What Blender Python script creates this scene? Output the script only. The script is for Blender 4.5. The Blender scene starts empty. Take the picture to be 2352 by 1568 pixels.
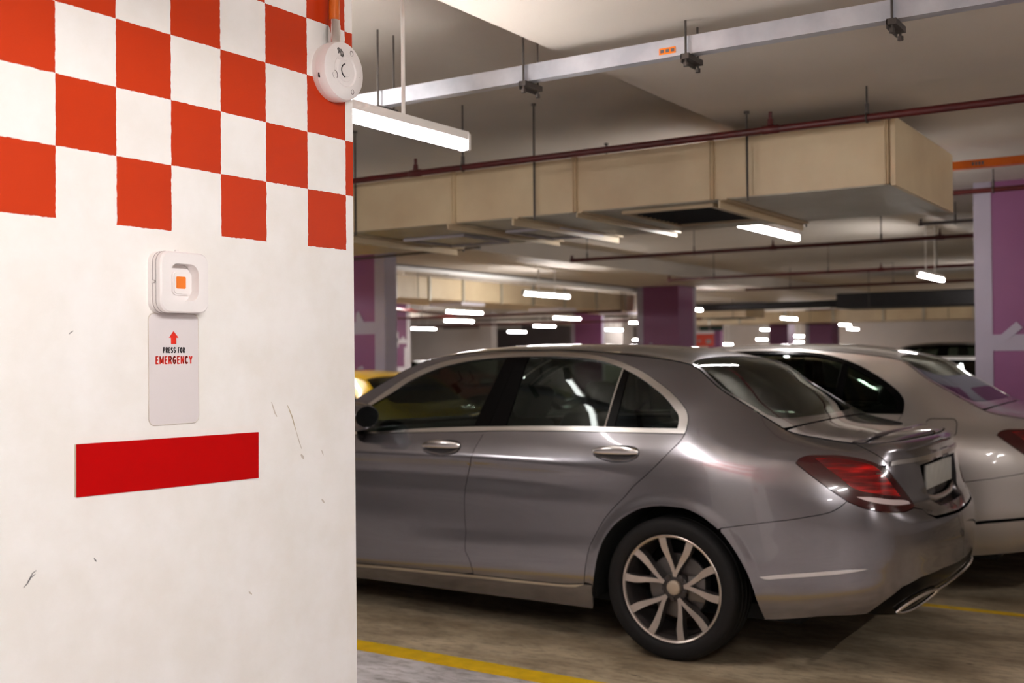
"""Underground car park with a chequered white pillar and parked cars (Blender 4.5)."""
import bpy, bmesh
from mathutils import Vector, Matrix
from mathutils.geometry import delaunay_2d_cdt
import math, random
import numpy as np

# ------------------------------------------------------------------ smooth car bodies
def hermite(xs, ys, x, axis_first=True):
    """C1 monotone-ish interpolation of rows ys at knots xs; ys (n,...) -> (len(x),...)."""
    xs = np.asarray(xs, float); ys = np.asarray(ys, float); x = np.asarray(x, float)
    h = np.diff(xs); sh = (-1,) + (1,) * (ys.ndim - 1)
    d = np.diff(ys, axis=0) / h.reshape(sh)
    m = np.zeros_like(ys)
    m[0] = d[0]; m[-1] = d[-1]
    w1 = (2 * h[1:] + h[:-1]).reshape(sh); w2 = (h[1:] + 2 * h[:-1]).reshape(sh)
    same = d[:-1] * d[1:] > 0
    with np.errstate(divide='ignore', invalid='ignore'):
        hm = (w1 + w2) / (w1 / d[:-1] + w2 / d[1:])
    m[1:-1] = np.where(same, hm, 0.0)
    i = np.clip(np.searchsorted(xs, x, side='right') - 1, 0, len(xs) - 2)
    t = ((np.clip(x, xs[0], xs[-1]) - xs[i]) / h[i]).reshape(sh); hh = h[i].reshape(sh)
    return ((2*t**3 - 3*t**2 + 1) * ys[i] + (t**3 - 2*t**2 + t) * hh * m[i]
            + (-2*t**3 + 3*t**2) * ys[i+1] + (t**3 - t**2) * hh * m[i+1])

def spline(xs, ys, x):
    """natural cubic spline."""
    xs = np.asarray(xs, float); ys = np.asarray(ys, float); x = np.asarray(x, float)
    n = len(xs); h = np.diff(xs); A = np.eye(n); r = np.zeros_like(ys)
    for i in range(1, n - 1):
        A[i, i-1] = h[i-1]; A[i, i] = 2 * (h[i-1] + h[i]); A[i, i+1] = h[i]
        r[i] = 6 * ((ys[i+1] - ys[i]) / h[i] - (ys[i] - ys[i-1]) / h[i-1])
    M = np.linalg.solve(A, r)
    i = np.clip(np.searchsorted(xs, x, side='right') - 1, 0, n - 2)
    sh = (-1,) + (1,) * (ys.ndim - 1)
    x = np.clip(x, xs[0], xs[-1])
    a = (xs[i+1] - x).reshape(sh); b = (x - xs[i]).reshape(sh); hi = h[i].reshape(sh)
    return (M[i] * a**3 + M[i+1] * b**3) / (6 * hi) + (ys[i] / hi - M[i] * hi / 6) * a + (ys[i+1] / hi - M[i+1] * hi / 6) * b

class CarSurface:
    """side surface S(t,z) -> (u,v,z) and top surface T(t,w); u grows to the rear, v to the near side."""
    def __init__(s, plan, stations, rail, crown):
        plan = np.array(plan, float)
        c = np.r_[0, np.cumsum(np.hypot(*np.diff(plan, axis=0).T))]
        fine = np.linspace(0, c[-1], 1500)
        P = spline(c, plan, fine)
        L = np.r_[0, np.cumsum(np.hypot(*np.diff(P, axis=0).T))]
        s.L = np.linspace(0, L[-1], 1500)
        s.P = np.stack([np.interp(s.L, L, P[:, 0]), np.interp(s.L, L, P[:, 1])], 1)
        T = np.gradient(s.P, s.L, axis=0); T /= np.linalg.norm(T, axis=1)[:, None]
        s.N = np.stack([-T[:, 1], T[:, 0]], 1)              # outward normal in plan
        s.N[0] = (-1, 0); s.N[-1] = (1, 0)
        s.len = s.L[-1]
        ts = [s.t_of_u(u) for u, _ in stations]
        ts[0] = 0.0; ts[-1] = s.len
        rows = np.array([r for _, r in stations], float)     # (ns, nr, 2)
        s.tq = s.L
        s.rows = hermite(ts, rows, s.L)                       # (1500,nr,2)
        s.inv = len(s.L)
        rt = [s.t_of_u(u) for u, _ in rail]; rt[0] = 0.0; rt[-1] = s.len
        s.zB = hermite(rt, np.array([z for _, z in rail]), s.L)
        s.crown = crown
        s.arches = [(s.t_of_u(.005), .325, .445), (s.t_of_u(-2.84), .325, .44)]
    def t_of_u(s, u):
        return float(np.interp(u, s.P[:, 0], s.L))
    def S(s, t, z):
        t = np.atleast_1d(np.asarray(t, float)); z = np.atleast_1d(np.asarray(z, float))
        x = np.clip(t / s.len * (len(s.L) - 1), 0, len(s.L) - 1.001)
        i = x.astype(int); f = (x - i)
        P = s.P[i] * (1 - f)[:, None] + s.P[i+1] * f[:, None]
        N = s.N[i] * (1 - f)[:, None] + s.N[i+1] * f[:, None]
        R = s.rows[i] * (1 - f)[:, None, None] + s.rows[i+1] * f[:, None, None]
        Z, I = R[..., 0], R[..., 1]
        h = np.diff(Z, axis=1); d = np.diff(I, axis=1) / h
        m = np.zeros_like(Z); m[:, 0] = d[:, 0]; m[:, -1] = d[:, -1]
        m[:, 1:-1] = (d[:, :-1] * h[:, 1:] + d[:, 1:] * h[:, :-1]) / (h[:, 1:] + h[:, :-1])
        k = np.clip((z[:, None] >= Z).sum(1) - 1, 0, Z.shape[1] - 2)
        r = np.arange(len(z)); hh = h[r, k]
        q = (z - Z[r, k]) / hh
        lo = q < 0; hi = q > 1
        qc = np.clip(q, 0, 1)
        ins = ((2*qc**3 - 3*qc**2 + 1) * I[r, k] + (qc**3 - 2*qc**2 + qc) * hh * m[r, k]
               + (-2*qc**3 + 3*qc**2) * I[r, k+1] + (qc**3 - qc**2) * hh * m[r, k+1])
        ins = ins + np.where(lo, (q) * hh * m[r, k], 0) + np.where(hi, (q - 1) * hh * m[r, k+1], 0)
        for ta, za, ra in s.arches:                            # raised lip round each wheel opening
            q = np.clip((ra - np.hypot(t - ta, z - za)) / .05, 0, 1)
            ins = ins - .0055 * q * q * (3 - 2 * q)
        uv = P - N * ins[:, None]
        return np.column_stack([uv[:, 0], np.maximum(uv[:, 1], 0), z])
    def zb(s, t):
        return np.interp(t, s.L, s.zB)
    def T(s, t, w):
        """w in 0..1 from near rail to far rail (w=.5 is the centre line)."""
        t = np.atleast_1d(np.asarray(t, float)); w = np.atleast_1d(np.asarray(w, float))
        zB = s.zb(t); B = s.S(t, zB)
        zc = hermite([a for a, _ in s.crown], np.array([b for _, b in s.crown]), B[:, 0])
        zc = np.maximum(zc, zB + .004)
        hz = (zc - zB) / .75; hv = .42 * B[:, 1]
        b0 = (1-w)**3; b1 = 3*w*(1-w)**2; b2 = 3*w*w*(1-w); b3 = w**3
        v = B[:, 1] * (b0 - b3) + (B[:, 1] - hv) * (b1 - b2)
        z = zB + hz * (b1 + b2)
        return np.column_stack([B[:, 0], v, z])
    def normal(s, fn, a, b, e=.004):
        da = fn(a + e, b) - fn(a - e, b); db = fn(a, b + e) - fn(a, b - e)
        n = np.cross(da, db); l = np.linalg.norm(n, axis=1); l[l == 0] = 1
        return n / l[:, None]
SEDAN_PLAN = [(-3.63,0),(-3.625,.2),(-3.59,.42),(-3.49,.63),(-3.28,.79),(-2.9,.875),(-2.3,.9),(-1.2,.905),(-.3,.905),
              (.2,.9),(.5,.875),(.77,.818),(.935,.735),(1.028,.60),(1.077,.40),(1.098,.18),(1.102,0)]
SEDAN_STATIONS = [
 (-3.63,[(.2,.06),(.28,.01),(.4,0),(.5,0),(.6,.01),(.68,.03),(.72,.05),(.75,.08),(.77,.11),(.785,.15),(.795,.2),(.80,.25),(.805,.3),(.81,.35),(.815,.4)]),
 (-3.3,[(.2,.05),(.3,.01),(.42,0),(.5,0),(.6,.005),(.7,.03),(.75,.05),(.79,.08),(.82,.12),(.84,.16),(.855,.2),(.865,.25),(.87,.3),(.875,.35),(.88,.4)]),
 (-2.84,[(.17,.06),(.27,.02),(.42,.006),(.52,.0),(.66,.0),(.80,.006),(.85,.012),(.89,.04),(.93,.08),(.96,.12),(.98,.17),(1.0,.23),(1.01,.28),(1.015,.33),(1.02,.4)]),
 (-2.3,[(.17,.085),(.265,.02),(.38,.006),(.51,.010),(.68,.014),(.842,.010),(.862,.0),(.925,.014),(.985,.046),(1.03,.07),(1.1,.11),(1.18,.165),(1.25,.22),(1.3,.28),(1.34,.34)]),
 (-1.9,[(.17,.09),(.265,.022),(.38,.012),(.51,.010),(.70,.016),(.845,.011),(.865,.0),(.93,.015),(.993,.047),(1.1,.093),(1.2,.140),(1.3,.190),(1.38,.234),(1.42,.272),(1.45,.33)]),
 (-1.1,[(.17,.09),(.28,.02),(.41,.004),(.53,.010),(.70,.015),(.848,.011),(.869,.0),(.94,.014),(1.015,.047),(1.1,.083),(1.2,.130),(1.3,.180),(1.38,.225),(1.42,.264),(1.45,.325)]),
 (-.45,[(.17,.09),(.295,.022),(.46,.004),(.55,.008),(.69,.010),(.825,.007),(.852,.0),(.94,.013),(1.03,.052),(1.1,.091),(1.2,.145),(1.3,.202),(1.37,.246),(1.41,.286),(1.44,.35)]),
 (.05,[(.17,.07),(.29,.02),(.47,.004),(.57,0),(.69,-.003),(.80,0),(.86,.006),(.95,.026),(1.03,.066),(1.1,.108),(1.2,.172),(1.29,.245),(1.345,.297),(1.38,.345),(1.41,.41)]),
 (.5,[(.2,.06),(.3,.02),(.48,.0),(.58,.002),(.68,.003),(.79,.010),(.86,.022),(.94,.054),(1.005,.11),(1.045,.165),(1.09,.24),(1.125,.30),(1.145,.35),(1.16,.40),(1.17,.45)]),
 (.89,[(.26,.07),(.32,.03),(.48,.0),(.6,.0),(.70,.006),(.78,.020),(.84,.036),(.89,.054),(.935,.078),(.967,.103),(.99,.138),(1.005,.178),(1.014,.22),(1.02,.26),(1.024,.3)]),
 (1.028,[(.28,.08),(.34,.03),(.5,0),(.6,.0),(.68,.012),(.74,.045),(.80,.060),(.86,.074),(.91,.084),(.955,.090),(.985,.098),(1.003,.122),(1.014,.165),(1.02,.21),(1.025,.28)]),
 (1.102,[(.3,.09),(.36,.03),(.5,0),(.6,.0),(.67,.02),(.73,.085),(.80,.098),(.87,.102),(.92,.102),(.96,.097),(.995,.088),(1.012,.105),(1.02,.15),(1.026,.20),(1.03,.28)])]
SEDAN_RAIL = [(-3.63,.74),(-3.3,.80),(-2.84,.905),(-2.45,.965),(-2.2,1.02),(-1.975,1.165),(-1.81,1.262),(-1.67,1.335),(-1.53,1.388),(-1.4,1.412),(-1.2,1.428),
              (-.96,1.436),(-.76,1.436),(-.59,1.428),(-.45,1.416),(-.3,1.402),(-.15,1.384),(0,1.357),(.19,1.235),(.32,1.163),(.435,1.100),(.55,1.050),(.67,1.030),(.8,1.012),(.9,1.005),(1.028,1.010),(1.102,1.016)]
SEDAN_CROWN = [(-3.63,.76),(-3.5,.82),(-3.2,.89),(-2.84,.945),(-2.5,.99),(-2.3,1.02),(-1.95,1.225),(-1.6,1.41),(-1.4,1.448),(-1.05,1.468),(-.5,1.46),
               (-.2,1.43),(.02,1.365),(.19,1.262),(.32,1.178),(.435,1.118),(.55,1.08),(.68,1.058),(.78,1.047),(.9,1.038),(1.02,1.028),(1.1,1.022)]
# outlines on the car side: (distance along the plan curve, height) in metres
OUTL = {
 'trim_out_top': [(2.35,1.147),(2.478,1.233),(2.591,1.302),(2.711,1.35),(2.827,1.381),(3.009,1.405),(3.13,1.413),(3.246,1.418),(3.439,1.419),(3.611,1.411),(3.726,1.398),(3.841,1.373),(3.957,1.333),(4.075,1.274),(4.166,1.22),(4.228,1.175),(4.269,1.131),(4.282,1.096),(4.283,1.062),(4.279,1.039)],
 'trim_out_bot': [(4.279,1.038),(4.043,1.037),(3.784,1.035),(3.511,1.031),(3.222,1.023),(3.178,1.02),(2.895,1.007),(2.567,0.9918),(2.345,0.9768)],
 'trim_in_top': [(2.392,1.147),(2.491,1.201),(2.603,1.27),(2.72,1.321),(2.841,1.355),(3.021,1.383),(3.191,1.394),(3.328,1.397),(3.454,1.397),(3.623,1.389),(3.736,1.375),(3.823,1.354),(3.875,1.337),(3.968,1.297),(4.057,1.25),(4.137,1.2),(4.195,1.152),(4.233,1.109),(4.238,1.079),(4.237,1.062)],
 'trim_in_bot': [(4.237,1.061),(4.037,1.059),(3.909,1.059),(3.724,1.058),(3.438,1.052),(3.293,1.047),(3.1,1.04),(2.759,1.021),(2.448,0.9962)],
 'gap_doors': [(3.178,1.02),(3.16,0.9763),(3.141,0.9346),(3.123,0.875),(3.091,0.8023),(3.076,0.7283),(3.07,0.661),(3.073,0.5732),(3.082,0.502),(3.079,0.4155),(3.107,0.36),(3.123,0.2955)],
 'gap_rear': [(4.279,1.037),(4.265,1.008),(4.23,0.9683),(4.165,0.8976),(4.119,0.8539),(4.044,0.7894),(4.005,0.7464),(3.927,0.6716),(3.876,0.6103),(3.845,0.5584),(3.807,0.4852),(3.786,0.4003),(3.771,0.3159)],
 'door_bottom': [(2.335,0.2714),(2.581,0.2774),(2.849,0.2828),(3.122,0.2883),(3.406,0.2902),(3.656,0.2955),(3.77,0.3092)],
 'strip_low': [(2.327,0.2524),(2.575,0.2605),(2.844,0.2663),(3.116,0.271),(3.402,0.2745),(3.653,0.2815),(3.737,0.29),(3.769,0.3047)],
 'sill_bot': [(2.275,0.1748),(2.678,0.1762),(3.065,0.1761),(3.425,0.1784),(3.776,0.1778)],
 'arch': [(3.783,0.1905),(3.8,0.2378),(3.832,0.3481),(3.848,0.4258),(3.882,0.5202),(3.948,0.6064),(4.028,0.6635),(4.104,0.6973),(4.197,0.7117),(4.288,0.7098),(4.363,0.6891),(4.432,0.6477),(4.475,0.6131)],
 'arch2': [(4.475,0.6131),(4.503,0.5821),(4.557,0.5058),(4.604,0.4138),(4.632,0.3186),(4.656,0.238)],
 'bgap': [(4.476,0.6305),(4.664,0.6655),(4.792,0.6874),(4.853,0.7004),(4.945,0.7224),(4.992,0.7476),(5.019,0.7711)],
 'lamp': [(4.802,0.9258),(4.817,0.9449),(4.868,0.9589),(4.965,0.96),(5.06,0.9509),(5.16,0.9307),(5.222,0.908),(5.272,0.8656),(5.336,0.8057),(5.406,0.7343),(5.357,0.7237),(5.29,0.7189),(5.184,0.7259),(5.098,0.7419),(5.025,0.7711),(4.946,0.8217),(4.871,0.8757)],
 'lamp_core': [(4.885,0.9443),(4.967,0.9488),(5.055,0.9388),(5.152,0.9167),(5.211,0.8755),(5.263,0.8182),(5.3,0.7827),(5.145,0.8025),(5.052,0.8246),(4.994,0.8671)],
 'lamp_bar': [(5.06,0.7904),(5.104,0.7896),(5.213,0.7762),(5.363,0.7556),(5.373,0.7456),(5.298,0.7465),(5.183,0.7581),(5.103,0.7743)],
 'lidgap': [(4.685,1.1),(4.713,1.076),(4.768,1.055),(4.913,1.033),(5.071,1.007),(5.149,0.9817),(5.23,0.9454),(5.271,0.9163)],
 'lidside': [(5.271,0.9163),(5.318,0.8807),(5.388,0.8092),(5.471,0.7309),(5.489,0.6932)],
 'bump_top': [(5.395,0.7274),(5.489,0.6932),(5.565,0.6722)],
 'chrome': [(5.274,0.9245),(5.437,0.928),(5.655,0.9217)],
 'bump_bot': [(4.656,0.2338),(4.703,0.2384),(4.916,0.2712),(5.101,0.2848),(5.245,0.2856),(5.545,0.2483)],
 'diff_top': [(5.101,0.2848),(5.178,0.3467),(5.262,0.405),(5.377,0.4346),(5.598,0.4412),(5.884,0.4299)],
 'pipe': [(5.28,0.2968),(5.305,0.3214),(5.364,0.3493),(5.47,0.359),(5.588,0.3547),(5.614,0.2567),(5.386,0.2832)],
 'tailline': [(5.595,0.3514)],
 'refl': [(4.647,0.4299),(4.733,0.4463),(4.845,0.4617),(4.971,0.4781),(5.104,0.4909),(5.042,0.4753),(4.844,0.4447),(4.733,0.4292),(4.676,0.4209)],
 'handle_f': [(2.804,0.9244),(2.817,0.9426),(2.858,0.9574),(2.913,0.9659),(2.991,0.9685),(3.036,0.9591),(3.05,0.94),(3.039,0.9156),(2.996,0.8986),(2.927,0.8891),(2.864,0.8955),(2.82,0.9094)],
 'handle_r': [(3.829,0.9337),(3.854,0.9529),(3.9,0.9666),(3.967,0.9769),(4.024,0.9749),(4.063,0.9606),(4.069,0.9391),(4.051,0.9186),(4.001,0.9025),(3.944,0.9001),(3.886,0.9097),(3.844,0.9222)],
 'glass_edge': [(4.204,1.355),(4.303,1.295),(4.422,1.234),(4.535,1.173),(4.624,1.126),(4.674,1.113)],
 'bp_front': [(3.191,1.394),(3.164,1.276),(3.128,1.15),(3.1,1.04)],
 'bp_rear': [(3.328,1.397),(3.321,1.285),(3.312,1.153),(3.298,1.047)],
 'bp_gap': [(3.261,1.396),(3.243,1.289),(3.217,1.152),(3.192,1.043)],
 'q_l': [(3.88,1.335),(3.872,1.245),(3.866,1.141),(3.863,1.058)],
 'q_r': [(3.914,1.32),(3.913,1.245),(3.913,1.142),(3.911,1.059)],
}
# ------------------------------------------------------------------ scene helpers
SC = bpy.context.scene
COL = SC.collection
R = math.radians
random.seed(4)

def tag(o, label=None, cat=None, group=None, kind=None):
    if label: o['label'] = label
    if cat: o['category'] = cat
    if group: o['group'] = group
    if kind: o['kind'] = kind
    return o

def empty(name, loc=(0, 0, 0), rz=0.0):
    o = bpy.data.objects.new(name, None); COL.objects.link(o)
    o.empty_display_size = .1; o.location = loc; o.rotation_euler.z = rz
    return o

def link_mesh(name, me, mat=None, parent=None):
    o = bpy.data.objects.new(name, me); COL.objects.link(o)
    if mat is not None and not me.materials:
        for m in (mat if isinstance(mat, (list, tuple)) else [mat]): me.materials.append(m)
    if parent: o.parent = parent
    return o

def copy_tree(o, parent=None, swap=None):
    c = o.copy(); COL.objects.link(c)
    if parent: c.parent = parent
    if swap and c.type == 'MESH':
        for s in c.material_slots:
            if s.material and s.material.name in swap:
                m = swap[s.material.name]; s.link = 'OBJECT'; s.material = m
    for ch in list(o.children): copy_tree(ch, c, swap)
    return c

class MB:
    """collects simple solids into one mesh."""
    def __init__(s): s.bm = bmesh.new(); s.mi = 0
    def _done(s, f0, smooth=False):
        s.bm.faces.ensure_lookup_table()
        for f in s.bm.faces[f0:]: f.material_index = s.mi; f.smooth = smooth
    def box(s, lo, hi, bev=0.0, seg=2, M=None):
        f0 = len(s.bm.faces)
        r = bmesh.ops.create_cube(s.bm, size=1)
        vs = r['verts']; lo = Vector(lo); hi = Vector(hi)
        for v in vs:
            v.co = Vector([(lo[i] + hi[i]) / 2 + v.co[i] * (hi[i] - lo[i]) for i in range(3)])
        if bev > 0:
            es = list({e for v in vs for e in v.link_edges})
            r = bmesh.ops.bevel(s.bm, geom=es, offset=bev, segments=seg, profile=.5, affect='EDGES')
            vs = list({v for f in s.bm.faces[f0:] for v in f.verts}) if f0 == 0 else list({v for v in vs if v.is_valid} | {v for v in r['verts']})
        if M is not None: bmesh.ops.transform(s.bm, matrix=M, verts=[v for v in vs if v.is_valid])
        s._done(f0, bev > 0); return s
    def tube(s, pts, r, n=12, closed=False, caps=True, ry=None, up=None):
        """sweep a circle (or r x ry ellipse) along points."""
        f0 = len(s.bm.faces); P = [Vector(p) for p in pts]; rings = []; m = len(P)
        prev = None
        for i, p in enumerate(P):
            a = P[(i - 1) % m] if (closed or i > 0) else p
            b = P[(i + 1) % m] if (closed or i < m - 1) else p
            d = (b - a).normalized()
            if up is not None: x = Vector(up).cross(d)
            elif prev is not None: x = prev - d * prev.dot(d)
            else:
                x = d.cross(Vector((0, 0, 1)))
                if x.length < 1e-3: x = d.cross(Vector((1, 0, 0)))
            x.normalize(); prev = x; y = d.cross(x)
            rr = r[i] if isinstance(r, (list, tuple)) else r
            r2 = (ry[i] if isinstance(ry, (list, tuple)) else ry) if ry is not None else rr
            rings.append([s.bm.verts.new(p + x * (rr * math.cos(2*math.pi*k/n)) + y * (r2 * math.sin(2*math.pi*k/n))) for k in range(n)])
        for i in range(m if closed else m - 1):
            A, B = rings[i], rings[(i + 1) % m]
            for k in range(n): s.bm.faces.new((A[k], A[(k+1) % n], B[(k+1) % n], B[k]))
        if caps and not closed:
            s.bm.faces.new(rings[0][::-1]); s.bm.faces.new(rings[-1])
        s._done(f0, True); return s
    def lathe(s, prof, n=48, axis='y', c=(0, 0, 0), closed=False, caps=True):
        """prof: list of (radius, along-axis)."""
        f0 = len(s.bm.faces); c = Vector(c); rings = []
        for r, a in prof:
            ring = []
            for k in range(n):
                t = 2 * math.pi * k / n; x, y = r * math.cos(t), r * math.sin(t)
                co = {'x': (a, x, y), 'y': (x, a, y), 'z': (x, y, a)}[axis]
                ring.append(s.bm.verts.new(c + Vector(co)))
            rings.append(ring)
        m = len(rings)
        for i in range(m if closed else m - 1):
            A, B = rings[i], rings[(i + 1) % m]
            for k in range(n):
                s.bm.faces.new((A[k], A[(k+1) % n], B[(k+1) % n], B[k]))
        if not closed and caps:
            for ring, rv in ((rings[0], prof[0][0]), (rings[-1], prof[-1][0])):
                if rv > 1e-6: s.bm.faces.new(ring)
        s._done(f0, True); return s
    def prism(s, poly, a, b, axis='y'):
        """extrude a 2-D polygon between a and b along an axis."""
        f0 = len(s.bm.faces)
        def co(p, t): return {'x': (t, p[0], p[1]), 'y': (p[0], t, p[1]), 'z': (p[0], p[1], t)}[axis]
        A = [s.bm.verts.new(co(p, a)) for p in poly]; B = [s.bm.verts.new(co(p, b)) for p in poly]
        n = len(poly)
        s.bm.faces.new(A); s.bm.faces.new(B[::-1])
        for i in range(n): s.bm.faces.new((A[i], B[i], B[(i+1) % n], A[(i+1) % n]))
        s._done(f0); return s
    def quad(s, a, b, c, d):
        f0 = len(s.bm.faces); s.bm.faces.new([s.bm.verts.new(p) for p in (a, b, c, d)]); s._done(f0); return s
    def mat(s, i): s.mi = i; return s
    def build(s, name, mats, parent=None, angle=40):
        bmesh.ops.recalc_face_normals(s.bm, faces=s.bm.faces)
        for e in s.bm.edges:
            if len(e.link_faces) == 2 and e.calc_face_angle(0) > R(angle): e.smooth = False
        me = bpy.data.meshes.new(name); s.bm.to_mesh(me); s.bm.free()
        return link_mesh(name, me, mats, parent)

def rrect(w, h, r, n=6, cx=0, cy=0):
    out = []
    for sx, sy, a0 in ((1, 1, 0), (-1, 1, 90), (-1, -1, 180), (1, -1, 270)):
        for k in range(n + 1):
            a = R(a0 + 90 * k / n)
            out.append((cx + sx * (w/2 - r) + r * math.cos(a), cy + sy * (h/2 - r) + r * math.sin(a)))
    return out

# ------------------------------------------------------------------ materials
MATS = {}
def new_mat(name):
    m = bpy.data.materials.new(name); m.use_nodes = True
    MATS[name] = m
    return m, m.node_tree, m.node_tree.nodes['Principled BSDF']

def srgb(r, g, b):
    f = lambda c: (c/255/12.92) if c/255 <= .04045 else ((c/255 + .055)/1.055)**2.4
    return (f(r), f(g), f(b), 1)

def pbr(name, col, rough=.5, metal=0.0, coat=0.0, noise=0.0, nscale=8.0, bump=0.0, spec=.5, emit=None, estr=0):
    m, nt, p = new_mat(name)
    p.inputs['Base Color'].default_value = col; p.inputs['Roughness'].default_value = rough
    p.inputs['Metallic'].default_value = metal; p.inputs['Coat Weight'].default_value = coat
    p.inputs['Coat Roughness'].default_value = .03; p.inputs['Specular IOR Level'].default_value = spec
    if emit: p.inputs['Emission Color'].default_value = emit; p.inputs['Emission Strength'].default_value = estr
    if noise or bump:
        tc = nt.nodes.new('ShaderNodeTexCoord'); n = nt.nodes.new('ShaderNodeTexNoise')
        n.inputs['Scale'].default_value = nscale; n.inputs['Detail'].default_value = 6
        nt.links.new(tc.outputs['Object'], n.inputs['Vector'])
        if noise:
            mx = nt.nodes.new('ShaderNodeMix'); mx.data_type = 'RGBA'; mx.blend_type = 'MULTIPLY'
            mx.inputs['A'].default_value = col
            cr = nt.nodes.new('ShaderNodeValToRGB')
            cr.color_ramp.elements[0].color = (1-noise, 1-noise, 1-noise, 1); cr.color_ramp.elements[0].position = .3
            cr.color_ramp.elements[1].color = (1, 1, 1, 1); cr.color_ramp.elements[1].position = .7
            nt.links.new(n.outputs['Fac'], cr.inputs['Fac']); nt.links.new(cr.outputs['Color'], mx.inputs['B'])
            mx.inputs['Factor'].default_value = 1
            nt.links.new(mx.outputs['Result'], p.inputs['Base Color'])
        if bump:
            b = nt.nodes.new('ShaderNodeBump'); b.inputs['Strength'].default_value = bump; b.inputs['Distance'].default_value = .01
            nt.links.new(n.outputs['Fac'], b.inputs['Height']); nt.links.new(b.outputs['Normal'], p.inputs['Normal'])
    return m

def node(nt, t, **k):
    n = nt.nodes.new('ShaderNode' + t)
    for a, v in k.items(): setattr(n, a, v)
    return n

def math_node(nt, op, a, b=None, c=None):
    n = node(nt, 'Math', operation=op)
    for i, v in enumerate((a, b, c)):
        if v is None: continue
        if isinstance(v, (int, float)): n.inputs[i].default_value = v
        else: nt.links.new(v, n.inputs[i])
    return n.outputs[0]

def ramp(nt, fac, stops):
    n = node(nt, 'ValToRGB'); e = n.color_ramp.elements
    e[0].position, e[0].color = stops[0]; e[1].position, e[1].color = stops[-1]
    for p, c in stops[1:-1]:
        x = e.new(p); x.color = c
    nt.links.new(fac, n.inputs['Fac']); return n.outputs['Color']

def mix(nt, fac, a, b, mode='MIX'):
    n = node(nt, 'Mix', data_type='RGBA', blend_type=mode)
    for key, v in (('Factor', fac), ('A', a), ('B', b)):
        if isinstance(v, (int, float, tuple)): n.inputs[key].default_value = v
        else: nt.links.new(v, n.inputs[key])
    return n.outputs['Result']

def noise(nt, vec, scale, detail=6, rough=.55):
    n = node(nt, 'TexNoise'); n.inputs['Scale'].default_value = scale
    n.inputs['Detail'].default_value = detail; n.inputs['Roughness'].default_value = rough
    nt.links.new(vec, n.inputs['Vector']); return n.outputs['Fac']

def objvec(nt, scale=None):
    tc = node(nt, 'TexCoord')
    if scale is None: return tc.outputs['Object']
    mp = node(nt, 'Mapping'); mp.inputs['Scale'].default_value = scale
    nt.links.new(tc.outputs['Object'], mp.inputs['Vector']); return mp.outputs['Vector']
# --- chequered pillar paint: orange-red squares on off-white, hand-masked edges
def pillar_paint():
    m, nt, p = new_mat('pillar_paint')
    v = objvec(nt); sep = node(nt, 'SeparateXYZ'); nt.links.new(v, sep.inputs[0])
    jit = math_node(nt, 'MULTIPLY', math_node(nt, 'SUBTRACT', noise(nt, v, 70, 3), .5), .035)
    cu = math_node(nt, 'FLOOR', math_node(nt, 'ADD', math_node(nt, 'DIVIDE', math_node(nt, 'SUBTRACT', sep.outputs['Y'], CHK_Y), CHK_P), jit))
    wz = math_node(nt, 'ADD', math_node(nt, 'DIVIDE', math_node(nt, 'SUBTRACT', sep.outputs['Z'], CHK_Z), CHK_Q), jit)
    cw = math_node(nt, 'FLOOR', wz)
    par = math_node(nt, 'FLOORED_MODULO', math_node(nt, 'ADD', cu, cw), 2)
    red = math_node(nt, 'MULTIPLY', math_node(nt, 'GREATER_THAN', par, .5), math_node(nt, 'GREATER_THAN', wz, 0))
    dirt = ramp(nt, noise(nt, objvec(nt, (1, 3, 3)), 2.2, 8), [(.35, (.95, .935, .91, 1)), (.62, (1, 1, 1, 1))])
    white = mix(nt, 1.0, srgb(253, 250, 247), dirt, 'MULTIPLY')
    # faint scuffs with a shape of their own
    sc = ramp(nt, noise(nt, objvec(nt, (1, 5.0, 1.2)), 3.1, 9, .62), [(.70, (0, 0, 0, 1)), (.76, (1, 1, 1, 1))])
    white = mix(nt, math_node(nt, 'MULTIPLY', sc, .10), white, srgb(165, 150, 132))
    redc = mix(nt, noise(nt, v, 5, 4), srgb(196, 53, 11), srgb(204, 59, 17))
    nt.links.new(mix(nt, red, white, redc), p.inputs['Base Color'])
    p.inputs['Roughness'].default_value = .42; p.inputs['Specular IOR Level'].default_value = .25
    b = node(nt, 'Bump'); b.inputs['Strength'].default_value = .08; b.inputs['Distance'].default_value = .004
    nt.links.new(noise(nt, v, 9, 8), b.inputs['Height']); nt.links.new(b.outputs['Normal'], p.inputs['Normal'])
    return m
# chequer grid measured on the pillar face
CHK_Y, CHK_P, CHK_Z, CHK_Q = 1.4127, .1498, 1.7030, .1512

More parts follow.
